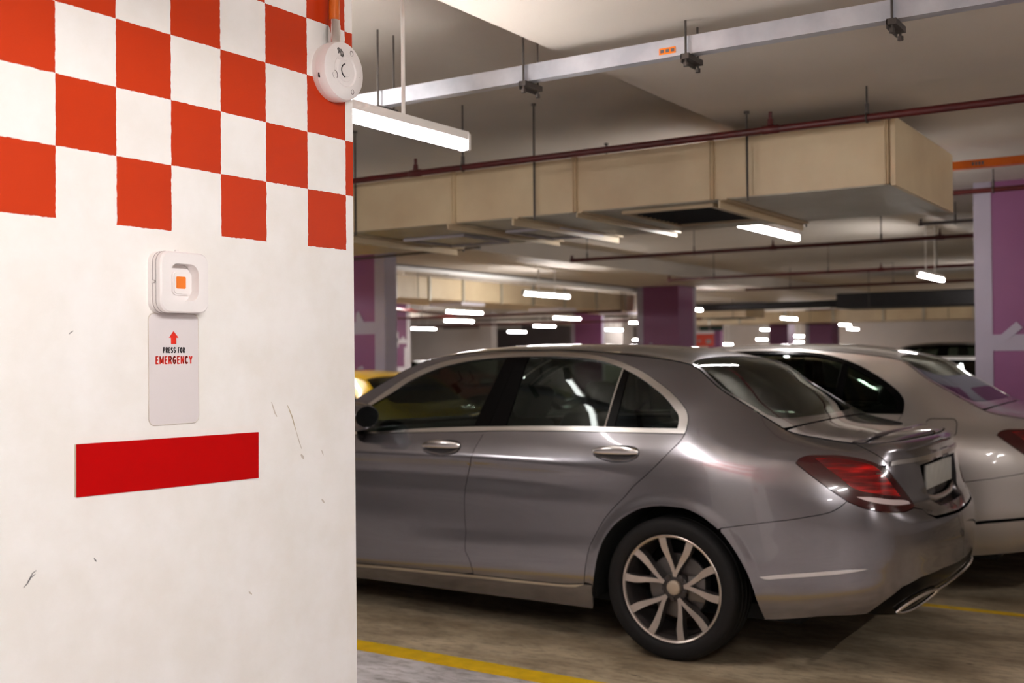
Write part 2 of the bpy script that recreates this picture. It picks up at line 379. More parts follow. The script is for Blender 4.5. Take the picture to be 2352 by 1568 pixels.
def floor_concrete():
    m, nt, p = new_mat('floor_concrete')
    v = objvec(nt); sep = node(nt, 'SeparateXYZ'); nt.links.new(v, sep.inputs[0])
    n1 = noise(nt, objvec(nt, (1.0, 2.2, 1)), 1.6, 9, .62); n2 = noise(nt, objvec(nt, (1, 2.6, 1)), 11, 8, .7)
    bay = mix(nt, ramp(nt, n1, [(.33, (0, 0, 0, 1)), (.66, (1, 1, 1, 1))]), srgb(128, 110, 86), srgb(196, 178, 150))
    aisle = mix(nt, ramp(nt, n1, [(.36, (0, 0, 0, 1)), (.6, (1, 1, 1, 1))]), srgb(150, 144, 142), srgb(212, 205, 206))
    aisle_mask = math_node(nt, 'LESS_THAN', sep.outputs['Y'], 4.13)
    base = mix(nt, aisle_mask, bay, aisle)
    st = ramp(nt, n2, [(.40, (.50, .47, .43, 1)), (.52, (1, 1, 1, 1))])
    base = mix(nt, .75, base, st, 'MULTIPLY')
    sp = ramp(nt, noise(nt, objvec(nt, (1, 3, 1)), 7.5, 2), [(.24, (.28, .25, .22, 1)), (.29, (1, 1, 1, 1))])
    base = mix(nt, .9, base, sp, 'MULTIPLY')
    nt.links.new(base, p.inputs['Base Color'])
    nt.links.new(ramp(nt, n2, [(.3, (.45, .45, .45, 1)), (.7, (.75, .75, .75, 1))]), p.inputs['Roughness'])
    b = node(nt, 'Bump'); b.inputs['Strength'].default_value = .25; b.inputs['Distance'].default_value = .01
    nt.links.new(n2, b.inputs['Height']); nt.links.new(b.outputs['Normal'], p.inputs['Normal'])
    return m

def car_paint(name, col, metal=.75, rough=.34):
    m, nt, p = new_mat(name)
    p.inputs['Base Color'].default_value = col; p.inputs['Metallic'].default_value = metal
    p.inputs['Roughness'].default_value = rough
    p.inputs['Coat Weight'].default_value = 1.0; p.inputs['Coat Roughness'].default_value = .02
    v = objvec(nt); f = noise(nt, v, 900, 1)
    nt.links.new(mix(nt, math_node(nt, 'MULTIPLY', f, .25), col, tuple(min(1, c * 1.35) for c in col[:3]) + (1,)), p.inputs['Base Color'])
    return m

def car_glass(name, tint, refl=1.0):
    m, nt, p = new_mat(name)
    nt.nodes.remove(p); out = nt.nodes['Material Output']
    tr = node(nt, 'BsdfTransparent'); tr.inputs['Color'].default_value = tint
    gl = node(nt, 'BsdfGlossy'); gl.inputs['Roughness'].default_value = 0.0; gl.inputs['Color'].default_value = (.92, 1, .98, 1)
    fr = node(nt, 'Fresnel'); fr.inputs['IOR'].default_value = 1.48
    geo = node(nt, 'NewGeometry')
    ms = node(nt, 'MixShader')
    fac = math_node(nt, 'MULTIPLY', fr.outputs['Fac'], math_node(nt, 'SUBTRACT', 1, geo.outputs['Backfacing']))
    fac = math_node(nt, 'MULTIPLY', fac, refl)
    nt.links.new(fac, ms.inputs['Fac']); nt.links.new(tr.outputs[0], ms.inputs[1]); nt.links.new(gl.outputs[0], ms.inputs[2])
    nt.links.new(ms.outputs[0], out.inputs['Surface'])
    return m

def lamp_lens():
    m, nt, p = new_mat('lamp_lens')
    v = objvec(nt, (3, 3, 26)); w = noise(nt, v, 1.5, 2)
    nt.links.new(ramp(nt, w, [(.38, srgb(84, 2, 6)), (.52, srgb(140, 4, 8)), (.66, srgb(226, 18, 16))]), p.inputs['Base Color'])
    p.inputs['Roughness'].default_value = .18; p.inputs['Coat Weight'].default_value = 1; p.inputs['Coat Roughness'].default_value = .02
    return m

def worn_metal(name, a, b, rough, metal, scale=3):
    m, nt, p = new_mat(name)
    nt.links.new(mix(nt, ramp(nt, noise(nt, objvec(nt), scale, 6), [(.35, (0, 0, 0, 1)), (.65, (1, 1, 1, 1))]), a, b), p.inputs['Base Color'])
    p.inputs['Roughness'].default_value = rough; p.inputs['Metallic'].default_value = metal
    return m

def emitter(name, col, strength):
    m, nt, p = new_mat(name)
    nt.nodes.remove(p); e = node(nt, 'Emission'); e.inputs['Color'].default_value = col; e.inputs['Strength'].default_value = strength
    nt.links.new(e.outputs[0], nt.nodes['Material Output'].inputs['Surface'])
    return m

pillar_paint(); floor_concrete(); lamp_lens()
pbr('ceiling_paint', srgb(206, 196, 184), .75, noise=.10, nscale=1.2)
pbr('wall_paint', srgb(196, 186, 180), .7, noise=.12, nscale=.8)
pbr('dark_wall', srgb(150, 138, 138), .7, noise=.15, nscale=.9)
pbr('purple_paint', srgb(128, 72, 112), .5, noise=.12, nscale=1.5)
pbr('lavender_grey', srgb(160, 150, 164), .55, noise=.08, nscale=3)
pbr('white_mark', srgb(222, 216, 222), .6)
worn_metal('duct_cream', srgb(216, 196, 160), srgb(198, 174, 140), .42, .0, 1.6)
worn_metal('duct_under', srgb(190, 184, 168), srgb(168, 158, 136), .35, .25, 1.5)
pbr('grille_black', srgb(26, 24, 24), .6)
worn_metal('galvanised', srgb(206, 206, 212), srgb(176, 178, 186), .38, .55, 5)
worn_metal('rod_steel', srgb(92, 84, 78), srgb(70, 64, 60), .5, .6, 8)
worn_metal('red_pipe', srgb(84, 18, 17), srgb(66, 13, 13), .38, .0, 6)
worn_metal('orange_pipe', srgb(214, 104, 16), srgb(196, 88, 10), .35, .0, 9)
pbr('dark_pipe', srgb(70, 60, 56), .5, noise=.1)
pbr('black_foam', srgb(34, 32, 33), .85, noise=.2, nscale=6)
pbr('yellow_line', srgb(222, 178, 8), .55, noise=.25, nscale=14)
pbr('white_plastic', srgb(246, 240, 238), .32, coat=.1)
pbr('panel_film', srgb(232, 224, 224), .25)
pbr('orange_button', srgb(238, 122, 10), .35)
pbr('bright_red', srgb(188, 0, 2), .5, spec=.12)
pbr('ink_red', srgb(232, 40, 14), .4)
pbr('ink_black', srgb(24, 16, 22), .4)
pbr('seam_grey', srgb(150, 138, 138), .5)
pbr('steel_polish', srgb(214, 210, 208), .18, metal=1)
pbr('lamp_housing', srgb(240, 238, 234), .45)
emitter('tube_glow_dim', (1.0, .97, .95, 1), 7.0)  # dimmed tube for the hidden lamp added to reflect in the car window
emitter('tube_glow', (1.0, .97, .96, 1), 40.0)
car_paint('paint_grey', srgb(140, 136, 140), .85, .22)
car_paint('paint_silver', srgb(186, 179, 174))
pbr('paint_yellow', srgb(240, 190, 0), .3, coat=1)
pbr('paint_white', srgb(236, 234, 232), .3, coat=1)
pbr('paint_black', srgb(18, 17, 18), .3, coat=1)
pbr('paint_red', srgb(150, 60, 44), .3, coat=1)
car_glass('side_glass', (.29, .35, .30, 1)); car_glass('rear_glass', (.14, .16, .14, 1))
pbr('chrome', srgb(240, 236, 232), .24, metal=1)
pbr('black_trim', srgb(7, 6, 6), .22, spec=.10)
pbr('rubber', srgb(17, 14, 13), .72, spec=.3, noise=.2, nscale=20)
pbr('inner_black', srgb(8, 8, 8), .8)
worn_metal('alloy_face', srgb(206, 194, 184), srgb(194, 182, 172), .30, .85, 20)
pbr('alloy_pocket', srgb(72, 66, 64), .45, metal=.5)
pbr('brake_disc', srgb(120, 114, 110), .4, metal=.9)
pbr('hub_cap', srgb(178, 160, 140), .35, metal=.3)
pbr('seat_fabric', srgb(46, 46, 48), .8, noise=.2, nscale=12)
pbr('lamp_maroon', srgb(62, 2, 7), .15, coat=1)
pbr('lamp_clear', srgb(226, 208, 208), .15, coat=1)
pbr('number_plate', srgb(186, 184, 178), .4, noise=.2, nscale=18)
pbr('headlamp', srgb(190, 194, 198), .1, metal=.6, coat=1)
pbr('sign_red', srgb(206, 62, 34), .5); pbr('sign_green', srgb(28, 58, 48), .4)
M = MATS
# ------------------------------------------------------------------ the setting
ZS, ZH = 2.62, 2.83           # soffit of the wide band beams / slab between them
BANDS = [(-31.0, -28.9), (-23.8, -21.7), (-16.6, -14.5), (-9.4, -7.35), (-2.26, 1.25), (5.0, 7.0)]
X0R, X1R, Y0R, Y1R = -40.0, 8.0, -7.0, 46.0

def structure(o, label=None):
    o['kind'] = 'structure'
    if label: o['label'] = label
    return o

f = MB(); f.box((X0R, Y0R, -.2), (X1R, Y1R, 0)); structure(f.build('floor', M['floor_concrete']), 'stained bare concrete car park floor')
c = MB(); c.box((X0R, Y0R, ZH), (X1R, Y1R, ZH + .2))
for a, b in BANDS: c.box((a, Y0R, ZS), (b, Y1R, ZH + .001))
structure(c.build('ceiling', M['ceiling_paint']), 'off white concrete ceiling with shallow wide beams')

def wall(name, lo, hi, mat='wall_paint', label=None):
    w = MB(); w.box(lo, hi); return structure(w.build(name, M[mat]), label)
wall('wall_back', (-20.3, 45.8, 0), (X1R, Y1R, ZH), 'wall_paint', 'pale rear wall far behind the parked cars')
wall('wall_back_dark', (-33.5, 45.2, 0), (-22.6, 45.7, ZH), 'dark_wall', 'dark grey stretch of the rear wall')
wall('wall_left', (-40.0, 30.0, 0), (-20.35, 30.3, ZH), 'wall_paint', 'pale partition wall beyond the pink pillar')
wall('wall_right', (X1R - .2, Y0R, 0), (X1R, Y1R, ZH), 'wall_paint')
wall('wall_front', (X0R, Y0R, 0), (X1R, Y0R + .2, ZH), 'wall_paint')
wall('wall_far_left', (X0R, Y0R, 0), (X0R + .2, 30.0, ZH), 'wall_paint')

def flat_mark(name, pts, label, z=.003):
    m = MB(); m.prism(pts, .0, z, 'z'); o = m.build(name, M['yellow_line'])
    return tag(o, label, 'painted line', 'yellow parking bay lines')
flat_mark('bay_line', [(-9.5, 4.075), (.9, 4.06), (.9, 4.20), (-9.5, 4.215)], 'yellow bay line on the floor nearest the checkered pillar')
flat_mark('bay_line', [(-1.8, 6.385), (.9, 6.385), (.9, 6.45), (-1.8, 6.45)], 'yellow bay line running out from under the grey car tail')
flat_mark('bay_line', [(-6.2, 8.66), (.9, 8.66), (.9, 8.735), (-6.2, 8.735)], 'yellow bay line on the floor beyond the silver car')

# ------------------------------------------------------------------ pillars
def purple_column(x0, x1, y0, y1, label, bands=True, zt=ZS, mat='purple_paint', marks=()):
    r = empty('painted_column', ((x0+x1)/2, (y0+y1)/2, 0)); tag(r, label, 'column', 'painted concrete columns')
    a, b = (x1-x0)/2, (y1-y0)/2
    s = MB(); s.box((-a, -b, 0), (a, b, zt)); s.build('shaft', M[mat], r)
    e = .004
    if bands:
        v = MB(); v.box((-a-e, -b-e, 0), (-a+.115, -b+.05, zt)); v.build('corner_band', M['lavender_grey'], r)
        v = MB(); v.box((a-.05, b-.12, 0), (a+e, b+e, zt)); v.build('corner_band', M['lavender_grey'], r)
        h = MB(); h.box((-a+.115, -b-e, 1.405), (a+e, -b+.02, 1.52)); h.box((a-.02, -b-e, 1.405), (a+e, b-.12, 1.52)); h.build('cross_band', M['lavender_grey'], r)
        k = MB()
        M_ = Matrix.Translation((-a+.20, -b-.0045, 1.505)) @ Matrix.Rotation(R(48), 4, 'Y')
        k.box((-.03, -.002, -.03), (.03, .004, .125), M=M_); k.build('paint_spur', M['lavender_grey'], r)
    return r
purple_column(-1.573, -.75, 8.55, 9.32, 'large purple column with grey corner band at the right edge of the photo')
purple_column(-9.133, -8.317, 18.2, 18.96, 'purple column in the middle, behind the roof of the grey car')
purple_column(-10.25, -9.5, 31.0, 31.7, 'small dark purple column under the far cream duct, behind the silver car')
purple_column(-15.62, -14.66, 27.0, 27.15, 'small purple column left of the middle one, below the far tube lights')
purple_column(-12.05, -11.45, 33.0, 33.6, 'tiny dark purple column far behind the silver car roof', bands=False)
purple_column(-16.2, -15.72, 38.0, 38.3, 'tiny purple column beside the red sign board', bands=False)

# pink-lit column on the left with white paint patches
r = empty('painted_column', (-16.3, 19.65, 0)); tag(r, 'pink purple column with white paint patches, left of the photo', 'column', 'painted concrete columns')
s = MB(); s.box((-.42, -.40, 0), (.42, .42, ZS)); s.build('shaft', M['purple_paint'], r)
v = MB(); v.box((.38, .29, 0), (.425, .425, ZS)); v.build('corner_band', M['white_mark'], r)
v = MB(); v.box((.40, -.16, 1.69), (.425, .28, 1.79)); v.box((.40, -.10, 1.60), (.425, -.02, 1.95)); v.box((.40, .12, 1.78), (.425, .2, 1.84)); v.build('paint_patch', M['white_mark'], r)
v = MB(); v.box((.40, -.05, 1.02), (.425, .30, 1.16)); v.box((.40, .2, 1.14), (.425, .30, 1.6)); v.build('paint_patch', M['white_mark'], r)
v = MB(); v.box((-.05, -.404, 1.27), (.12, -.38, 1.36)); v.build('paint_patch', M['white_mark'], r)

# thin purple wing wall at the far left
r = empty('painted_wing_wall', (-8.95, 9.82, 0)); tag(r, 'thin purple wing wall with grey edge, just right of the checkered pillar', 'wall')
s = MB(); s.box((-.9, -.1, 0), (.9, .1, ZS)); s.build('panel', M['purple_paint'], r)
v = MB(); v.box((.755, -.106, 0), (.905, .106, ZS)); v.build('edge_band', M['lavender_grey'], r)
v = MB(); v.box((-.9, -.104, 1.66), (.757, .104, 1.80)); v.build('cross_band', M['lavender_grey'], r)
v = MB()
for x in (.18, .47): v.prism([(x, 1.8), (x+.12, 1.8), (x+.04, 1.93), (x+.005, 1.9)], -.104, -.09, 'y')
v.prism([(.42, 1.16), (.66, 1.16), (.56, 1.30), (.5, 1.28)], -.104, -.09, 'y'); v.build('paint_patch', M['lavender_grey'], r)

# white chequered pillar in the foreground
PX = -2.05
r = empty('checkered_pillar', (0, 0, 0)); tag(r, 'white foreground pillar with orange red checkerboard painted on its upper half', 'pillar')
s = MB(); s.box((-2.60, -.6, 0), (PX, 2.342, ZS)); s.build('shaft', M['pillar_paint'], r)
def scuff(pts, w, mat):
    """a thin paint scrape lying on the pillar face: pts in (y,z)."""
    b = MB(); n = len(pts); L = []; Rr = []
    for i, (y, z) in enumerate(pts):
        a = pts[max(i-1, 0)]; c_ = pts[min(i+1, n-1)]; d = Vector((c_[0]-a[0], c_[1]-a[1])).normalized()
        ww = w * math.sin(math.pi * (i + .35) / (n - .3)) * random.uniform(.6, 1.2)
        L.append((y - d.y*ww, z + d.x*ww)); Rr.append((y + d.y*ww, z - d.x*ww))
    b.prism(L + Rr[::-1], PX - .001, PX + .0006, 'x'); o = b.build('scuff_mark', mat, r); return o
pbr('scuff_brown', srgb(196, 182, 160), .6); pbr('scuff_dark', srgb(92, 86, 88), .6); pbr('scuff_pale', srgb(216, 206, 196), .6)
scuff([(1.335, .951), (1.343, .957), (1.352, .969), (1.362, .974)], .0016, M['scuff_dark'])
scuff([(1.345, .962), (1.356, .977), (1.364, .981)], .001, M['scuff_dark'])
scuff([(2.081, 1.285), (2.088, 1.272), (2.097, 1.255), (2.104, 1.236), (2.112, 1.216)], .0022, M['scuff_brown'])
scuff([(2.024, 1.296), (2.030, 1.283), (2.036, 1.268), (2.043, 1.258)], .0028, M['scuff_pale'])
scuff([(2.112, 1.216), (2.120, 1.195), (2.131, 1.170)], .0014, M['scuff_pale'])
scuff([(2.129, 1.155), (2.134, 1.149), (2.139, 1.143)], .005, M['scuff_pale'])
scuff([(2.207, 1.160), (2.211, 1.152), (2.213, 1.146)], .0014, M['scuff_pale'])
scuff([(2.206, 1.029), (2.211, 1.024), (2.216, 1.019)], .0030, M['scuff_pale'])
scuff([(1.943, .832), (1.948, .827), (1.953, .823)], .0028, M['scuff_pale'])
scuff([(1.50, .985), (1.503, .98), (1.506, .976)], .0012, M['scuff_dark'])
scuff([(1.442, 1.462), (1.447, 1.466), (1.452, 1.469)], .001, M['scuff_dark'])

# ------------------------------------------------------------------ things on the pillar
g = empty('call_point', (PX, 1.7155, 1.582)); tag(g, 'white emergency call point with orange button, screwed to the checkered pillar', 'call point')
def plate_prism(mb, poly, a, b): mb.prism(poly, a, b, 'x')
bk = MB(); bk.prism(rrect(.143, .141, .026, 8), 0, .012, 'x'); bk.build('back_plate', M['white_plastic'], g)
def ring_front(mb, outer, inner, x0, x1, xin):
    """a frame with an opening: front ring, outer wall, inner wall."""
    n = len(outer); bm = mb.bm; f0 = len(bm.faces)
    o0 = [bm.verts.new((x0, *p)) for p in outer]; o1 = [bm.verts.new((x1 - .004, *p)) for p in outer]
    o2 = [bm.verts.new((x1, p[0]*.955, p[1]*.955)) for p in outer]
    i2 = [bm.verts.new((x1, *p)) for p in inner]; i0 = [bm.verts.new((xin, *p)) for p in inner]
    for A, B in ((o0, o1), (o1, o2), (o2, i2), (i2, i0)):
        for k in range(n): bm.faces.new((A[k], A[(k+1) % n], B[(k+1) % n], B[k]))
    for f_ in bm.faces[f0:] if False else list(bm.faces)[f0:]: f_.smooth = True
hs = MB(); ring_front(hs, rrect(.139, .139, .026, 8, -.001), rrect(.083, .085, .024, 8, -.004, 0), .010, .044, .014)
hs.build('housing', M['white_plastic'], g, 30)
wl = MB(); wl.prism(rrect(.082, .084, .024, 8, -.004, 0), .012, .0145, 'x'); wl.build('recess_plate', M['white_plastic'], g)
bt = MB(); bt.prism(rrect(.055, .056, .012, 6, .010, 0), .0145, .019, 'x'); bt.prism(rrect(.049, .050, .010, 6, .010, 0), .019, .0215, 'x'); bt.build('push_plate', M['white_plastic'], g)
ob = MB(); ob.prism(rrect(.027, .0275, .003, 4, .0045, .001), .0215, .0225, 'x'); ob.build('orange_button', M['orange_button'], g)['label'] = 'orange square on the push plate'
ot = MB(); ot.prism([(-.040, .020), (-.034, .029), (-.028, .024), (-.030, .016), (-.027, .011), (-.031, .012)], .0145, .0158, 'x'); ot.build('orange_flake', M['orange_button'], g)
sw = MB(); sw.lathe([(0, -.0745), (.0035, -.0745), (.0042, -.073), (.0042, -.070)], 16, 'y', (.022, 0, .0)); sw.build('screw', M['steel_polish'], g)
for zz in (.016, .027):
    gr = MB(); gr.tube([(zz, p[0], p[1]) for p in rrect(.1392, .1392, .026, 8, -.001)], .0007, 6, closed=True); gr.build('groove', M['seam_grey'], g)
tb = MB(); tb.box((.0, .004, .0695), (.006, .012, .078)); tb.build('top_tab', M['white_plastic'], g)

g = empty('emergency_label', (PX, 1.7155, 1.385)); tag(g, 'tall clear plastic label reading PRESS FOR EMERGENCY under the call point', 'label')
lb = MB(); lb.prism([(p[0], p[1]) for p in rrect(.143, .254, .016, 6)], 0, .0022, 'x'); lb.build('panel', M['panel_film'], g)
rm = MB(); rm.tube([(.0016, p[0], p[1]) for p in rrect(.143, .254, .016, 6)], .0012, 6, closed=True); rm.build('panel_rim', M['scuff_pale'], g)
ar = MB(); ar.prism([(-.0016, .087), (.0125, .0715), (.0062, .0715), (.0062, .057), (-.0088, .057), (-.0088, .0715), (-.0150, .0715)], .0021, .0027, 'x'); ar.build('arrow', M['ink_red'], g)
# bold condensed capitals drawn stroke by stroke in a 0..1 x 0..1 cell
def arc(cx, cy, rx, ry, a0, a1, n=9):
    return [(cx + rx*math.cos(R(a0 + (a1-a0)*k/n)), cy + ry*math.sin(R(a0 + (a1-a0)*k/n))) for k in range(n+1)]
GLYPH = {
 'P': [[(0, 0), (0, 1)], [(0, 1), (.55, 1)] + arc(.55, .74, .45, .26, 90, -90) + [(0, .48)]],
 'R': [[(0, 0), (0, 1)], [(0, 1), (.55, 1)] + arc(.55, .76, .42, .24, 90, -90) + [(0, .52)], [(.5, .5), (1, 0)]],
 'E': [[(1, 1), (0, 1), (0, 0), (1, 0)], [(0, .52), (.85, .52)]],
 'F': [[(1, 1), (0, 1), (0, 0)], [(0, .52), (.85, .52)]],
 'S': [arc(.5, .745, .5, .255, 25, 270) + arc(.5, .255, .5, .235, 90, -155)],
 'O': [arc(.5, .5, .5, .5, 0, 360, 24)],
 'M': [[(0, 0), (0, 1), (.5, .15), (1, 1), (1, 0)]],
 'N': [[(0, 0), (0, 1), (1, 0), (1, 1)]],
 'G': [arc(.5, .5, .5, .5, 48, 360, 20) + [(1, .45), (.55, .45)]],
 'C': [arc(.5, .5, .5, .5, 45, 315, 18)],
 'Y': [[(0, 1), (.5, .48), (1, 1)], [(.5, .5), (.5, 0)]]}
def text(name, body, y0, y1, z0, z1, mat, parent, xo=.0022):
    wid = {'M': 1.25, ' ': .55, 'E': .85, 'F': .8}; tot = sum(wid.get(c, 1) for c in body) + .34*(len(body)-1)
    u = (y1 - y0) / tot; y = y0; m = MB(); bm = m.bm; h = (z1 - z0) * .080
    for c in body:
        w = wid.get(c, 1)*u; x0, x1, b0, b1 = y + h*.85, y + w - h*.85, z0 + h, z1 - h
        for st in GLYPH.get(c, []):
            P = [Vector((x0 + p[0]*(x1-x0), b0 + p[1]*(b1-b0))) for p in st]
            for a_, b_ in zip(P, P[1:]):
                d = (b_ - a_); L = d.length
                if L < 1e-7: continue
                d /= L; n_ = Vector((-d.y, d.x))*h*(.9 if abs(d.y) < .5 else 1.15); e = d*h*.55
                m.prism([tuple(a_ - e - n_), tuple(b_ + e - n_), tuple(b_ + e + n_), tuple(a_ - e + n_)], .0, xo + .0006, 'x')
        y += w + .34*u
    return m.build(name, mat, parent)
text('press_for_text', 'PRESS FOR', -.0316, .0309, .0362, .0500, M['ink_black'], g)
text('emergency_text', 'EMERGENCY', -.0525, .0526, .0108, .0298, M['ink_red'], g)

g = empty('red_sign_plate', (PX, 1.7165, 1.170)); tag(g, 'blank deep red rectangular plate below the emergency label', 'sign')
rp = MB(); rp.prism([(-.2597, .0603), (.2600, .0529), (.2590, -.0610), (-.2600, -.0514)], 0, .003, 'x'); rp.build('plate', M['bright_red'], g)
gl = MB(); gl.prism([(-.2625, .0600), (-.2597, .0603), (-.2600, -.0514), (-.2628, -.0505)], 0, .0012, 'x'); gl.build('glue_edge', M['scuff_brown'], g)

# round detector with conduit
g = empty('round_detector', (PX, 2.258, 2.180)); tag(g, 'round white detector hanging under an orange conduit on the checkered pillar', 'detector')
b = MB(); b.lathe([(.0, .0), (.078, .0), (.079, .004), (.079, .016), (.0805, .018), (.0805, .036), (.077, .045), (.072, .048), (.044, .050), (.040, .047), (.030, .047), (.028, .0495), (0, .0495)], 72, 'x')
b.build('body', M['white_plastic'], g, 34)
b = MB(); b.lathe([(.0, .051), (.0155, .051), (.017, .0495), (.017, .046)], 40, 'x', (0, .003, 0)); b.build('centre_button', M['white_plastic'], g)
b = MB()
pts = [(.0500, .003 + .0185*math.cos(R(a)), .0185*math.sin(R(a))) for a in range(105, 256, 10)]
b.tube(pts, .0016, 6); b.build('button_gap', M['ink_black'], g)
b = MB(); b.lathe([(.0, .0492), (.0175, .0492), (.019, .048), (.0195, .044)], 32, 'x', (0, -.019, .046)); b.build('speaker_boss', M['white_plastic'], g)
b = MB()
for k in range(5):
    h = .0115 * math.sqrt(max(.2, 1 - ((k-2)/2.6)**2))
    Mx = Matrix.Translation((.0496, -.019 + (k-2)*.0048, .046 - (k-2)*.001)) @ Matrix.Rotation(R(20), 4, 'X')
    b.box((-.0004, -.001, -h), (.0006, .001, h), M=Mx)
b.build('speaker_slots', M['ink_black'], g)
for (yy, zz, rr) in ((-.040, -.018, .0095), (.029, -.052, .0055), (.026, .052, .006)):
    b = MB(); b.tube([(.0486, yy + rr*math.cos(R(a)), zz + rr*1.15*math.sin(R(a))) for a in range(0, 360, 15)], .0011, 6, closed=True); b.build('moulded_ring', M['seam_grey'], g)
b = MB(); b.box((.0478, .050, -.008), (.0490, .060, -.0065)); b.build('indicator_slot', M['seam_grey'], g)
b = MB(); b.box((.026, -.0812, -.030), (.0275, -.0755, -.018)); b.build('vent_slot', M['ink_black'], g)
g = empty('conduit', (PX + .026, 2.241, 2.25)); tag(g, 'orange conduit with steel coupling dropping to the round detector', 'conduit')
b = MB(); b.lathe([(.0145, .06), (.0145, ZS - 2.25)], 24, 'z'); b.build('pipe', M['orange_pipe'], g)
b = MB(); b.lathe([(.0168, .004), (.0168, .052), (.0155, .054), (.0155, .064), (.0148, .066)], 28, 'z'); b.build('coupling', M['steel_polish'], g)
# ------------------------------------------------------------------ tube lights
LZ = 2.235
def make_tube_light(top, glow='tube_glow'):
    L = .61
    r = empty('tube_light')
    h = MB(); h.prism([(-.021, .022), (-.021, .055), (.021, .055), (.021, .022)], -L, L, 'y'); h.build('housing', M['lamp_housing'], r)
    for s in (-1, 1):
        e = MB(); e.box((-.024, s*L - .012, -.02), (.024, s*L + .012, .05), .006); e.build('end_cap', M['lamp_housing'], r)
    t = MB(); t.tube([(0, -L + .012, 0), (0, L - .012, 0)], .020, 14); t.build('tube', M[glow], r)
    for s in (-1, 1):
        q = MB(); q.tube([(0, s*.22, .05), (0, s*.22, top - LZ)], .0075, 8); q.build('hanger_rod', M['lamp_housing'], r)
    return r
def slab_z(x):
    return ZS if any(a <= x <= b for a, b in BANDS) else ZH
proto = {}
LIGHTS = [
 (-2.57, 3.0, LZ + .01, 'large glowing tube light nearest the checkered pillar'),
 (-2.66, 7.28, LZ, 'glowing tube light below the black grille of the big cream duct'),
 (-2.87, 13.05, LZ, 'glowing tube light hanging just left of the right purple column'),
 (-8.05, 13.25, LZ, 'wide glowing tube light with two thin rods in front of the left cream duct'),
 (-8.62, 19.32, LZ + .0, 'glowing tube light crossing in front of the middle purple column'),
 (-9.24, 26.68, LZ, 'glowing tube light in front of the far cream duct, right of the middle column'),
 (-12.62, 17.65, LZ + .01, 'upper of the two stacked tube lights right of the pink column'),
 (-15.75, 21.8, LZ, 'lower of the two stacked tube lights right of the pink column'),
 (-21.0, 27.2, LZ, 'tube light touching the right edge of the pink column'),
 (-21.9, 33.9, LZ, 'lone tube light with two rods against the dark far wall'),
 (-17.0, 27.8, LZ, 'tube light just right of the one against the dark far wall'),
 (-12.9, 22.1, LZ, 'tube light below the wide one, in front of the left cream duct bottom'),
 (-17.55, 33.2, LZ - .02, 'tube light in front of the white far pillar'),
 (-13.5, 27.0, LZ, 'short tube light at the left edge of the middle purple column'),
 (-20.2, 40.0, 1.96, 'lowest far tube light touching the grey car roof left of the middle column'),
 (-13.6, 37.0, 2.19, 'tube light under the left end of the far cream duct'),
 (-15.5, 41.6, 1.91, 'low tube light left of the tiny dark purple column'),
 (-10.2, 34.6, 2.235, 'left of the two touching tube lights above the small dark purple column'),
 (-10.35, 36.0, 2.13, 'right of the two touching tube lights above the small dark purple column'),
 (-14.6, 43.3, 2.04, 'upper of two tiny tube lights left of the small dark purple column'),
 (-14.35, 42.5, 1.80, 'lower of two tiny tube lights left of the small dark purple column'),
 (-17.6, 43.2, 1.755, 'tiny low tube light right of the red sign board'),
 (-10.9, 20.75, 2.31, 'tube light seen edge on just above the duct bottom, left of the middle column'),
 (-10.86, 13.35, 2.28, 'tube light glimpsed under the left cream duct beside the wing wall'),
]
# unseen lamps: some carry the rows on, others are added for their light
UNSEEN = [(-.05, .8), (.4, .8), (1.9, 5.9), (-7.7, 7.6), (-3.68, 3.25, 2.74), (-12.4, 13.5), (-15.2, 17.0), (-11.2, 11.9),  (.85, -3.2), (4.6, .2), (.85, 16.5), (-2.55, -3.0), (-5.4, 1.0),  # first come added fill lamps for pillar, duct end, yellow car, streak, left ducts
          (-10.6, 3.5), (-11.3, 8.3), (-17.0, 7.0), (-17.0, 13.0), (-24.0, 19.0), (-3.0, 19.5), (-3.2, 26.5), (-3.4, 34.0)]
for i, (x, y, z, lab) in enumerate(LIGHTS + [(*p, LZ, None)[:3] + (None,) for p in UNSEEN]):
    top = slab_z(x); key = (round(top - z, 2), z > 2.7)
    if key not in proto:
        proto[key] = make_tube_light(top - z + LZ, 'tube_glow_dim' if z > 2.7 else 'tube_glow'); o = proto[key]  # dim tube: unseen lamp added for the streak reflected in the rear window
    else: o = copy_tree(proto[key])
    o.location = (x, y, z)
    tag(o, lab or 'unseen tube light added out of view to light the car park', 'tube light', 'hanging tube lights')

# ------------------------------------------------------------------ cream air ducts
def rod(parent, x, y, z0, z1, r=.006, name='hanger_rod', mat='rod_steel'):
    b = MB(); b.tube([(x, y, z0), (x, y, z1)], r, 8)
    b.tube([(x, y, z1 - .012), (x, y, z1)], r*2.2, 8)
    return b.build(name, M[mat], parent)

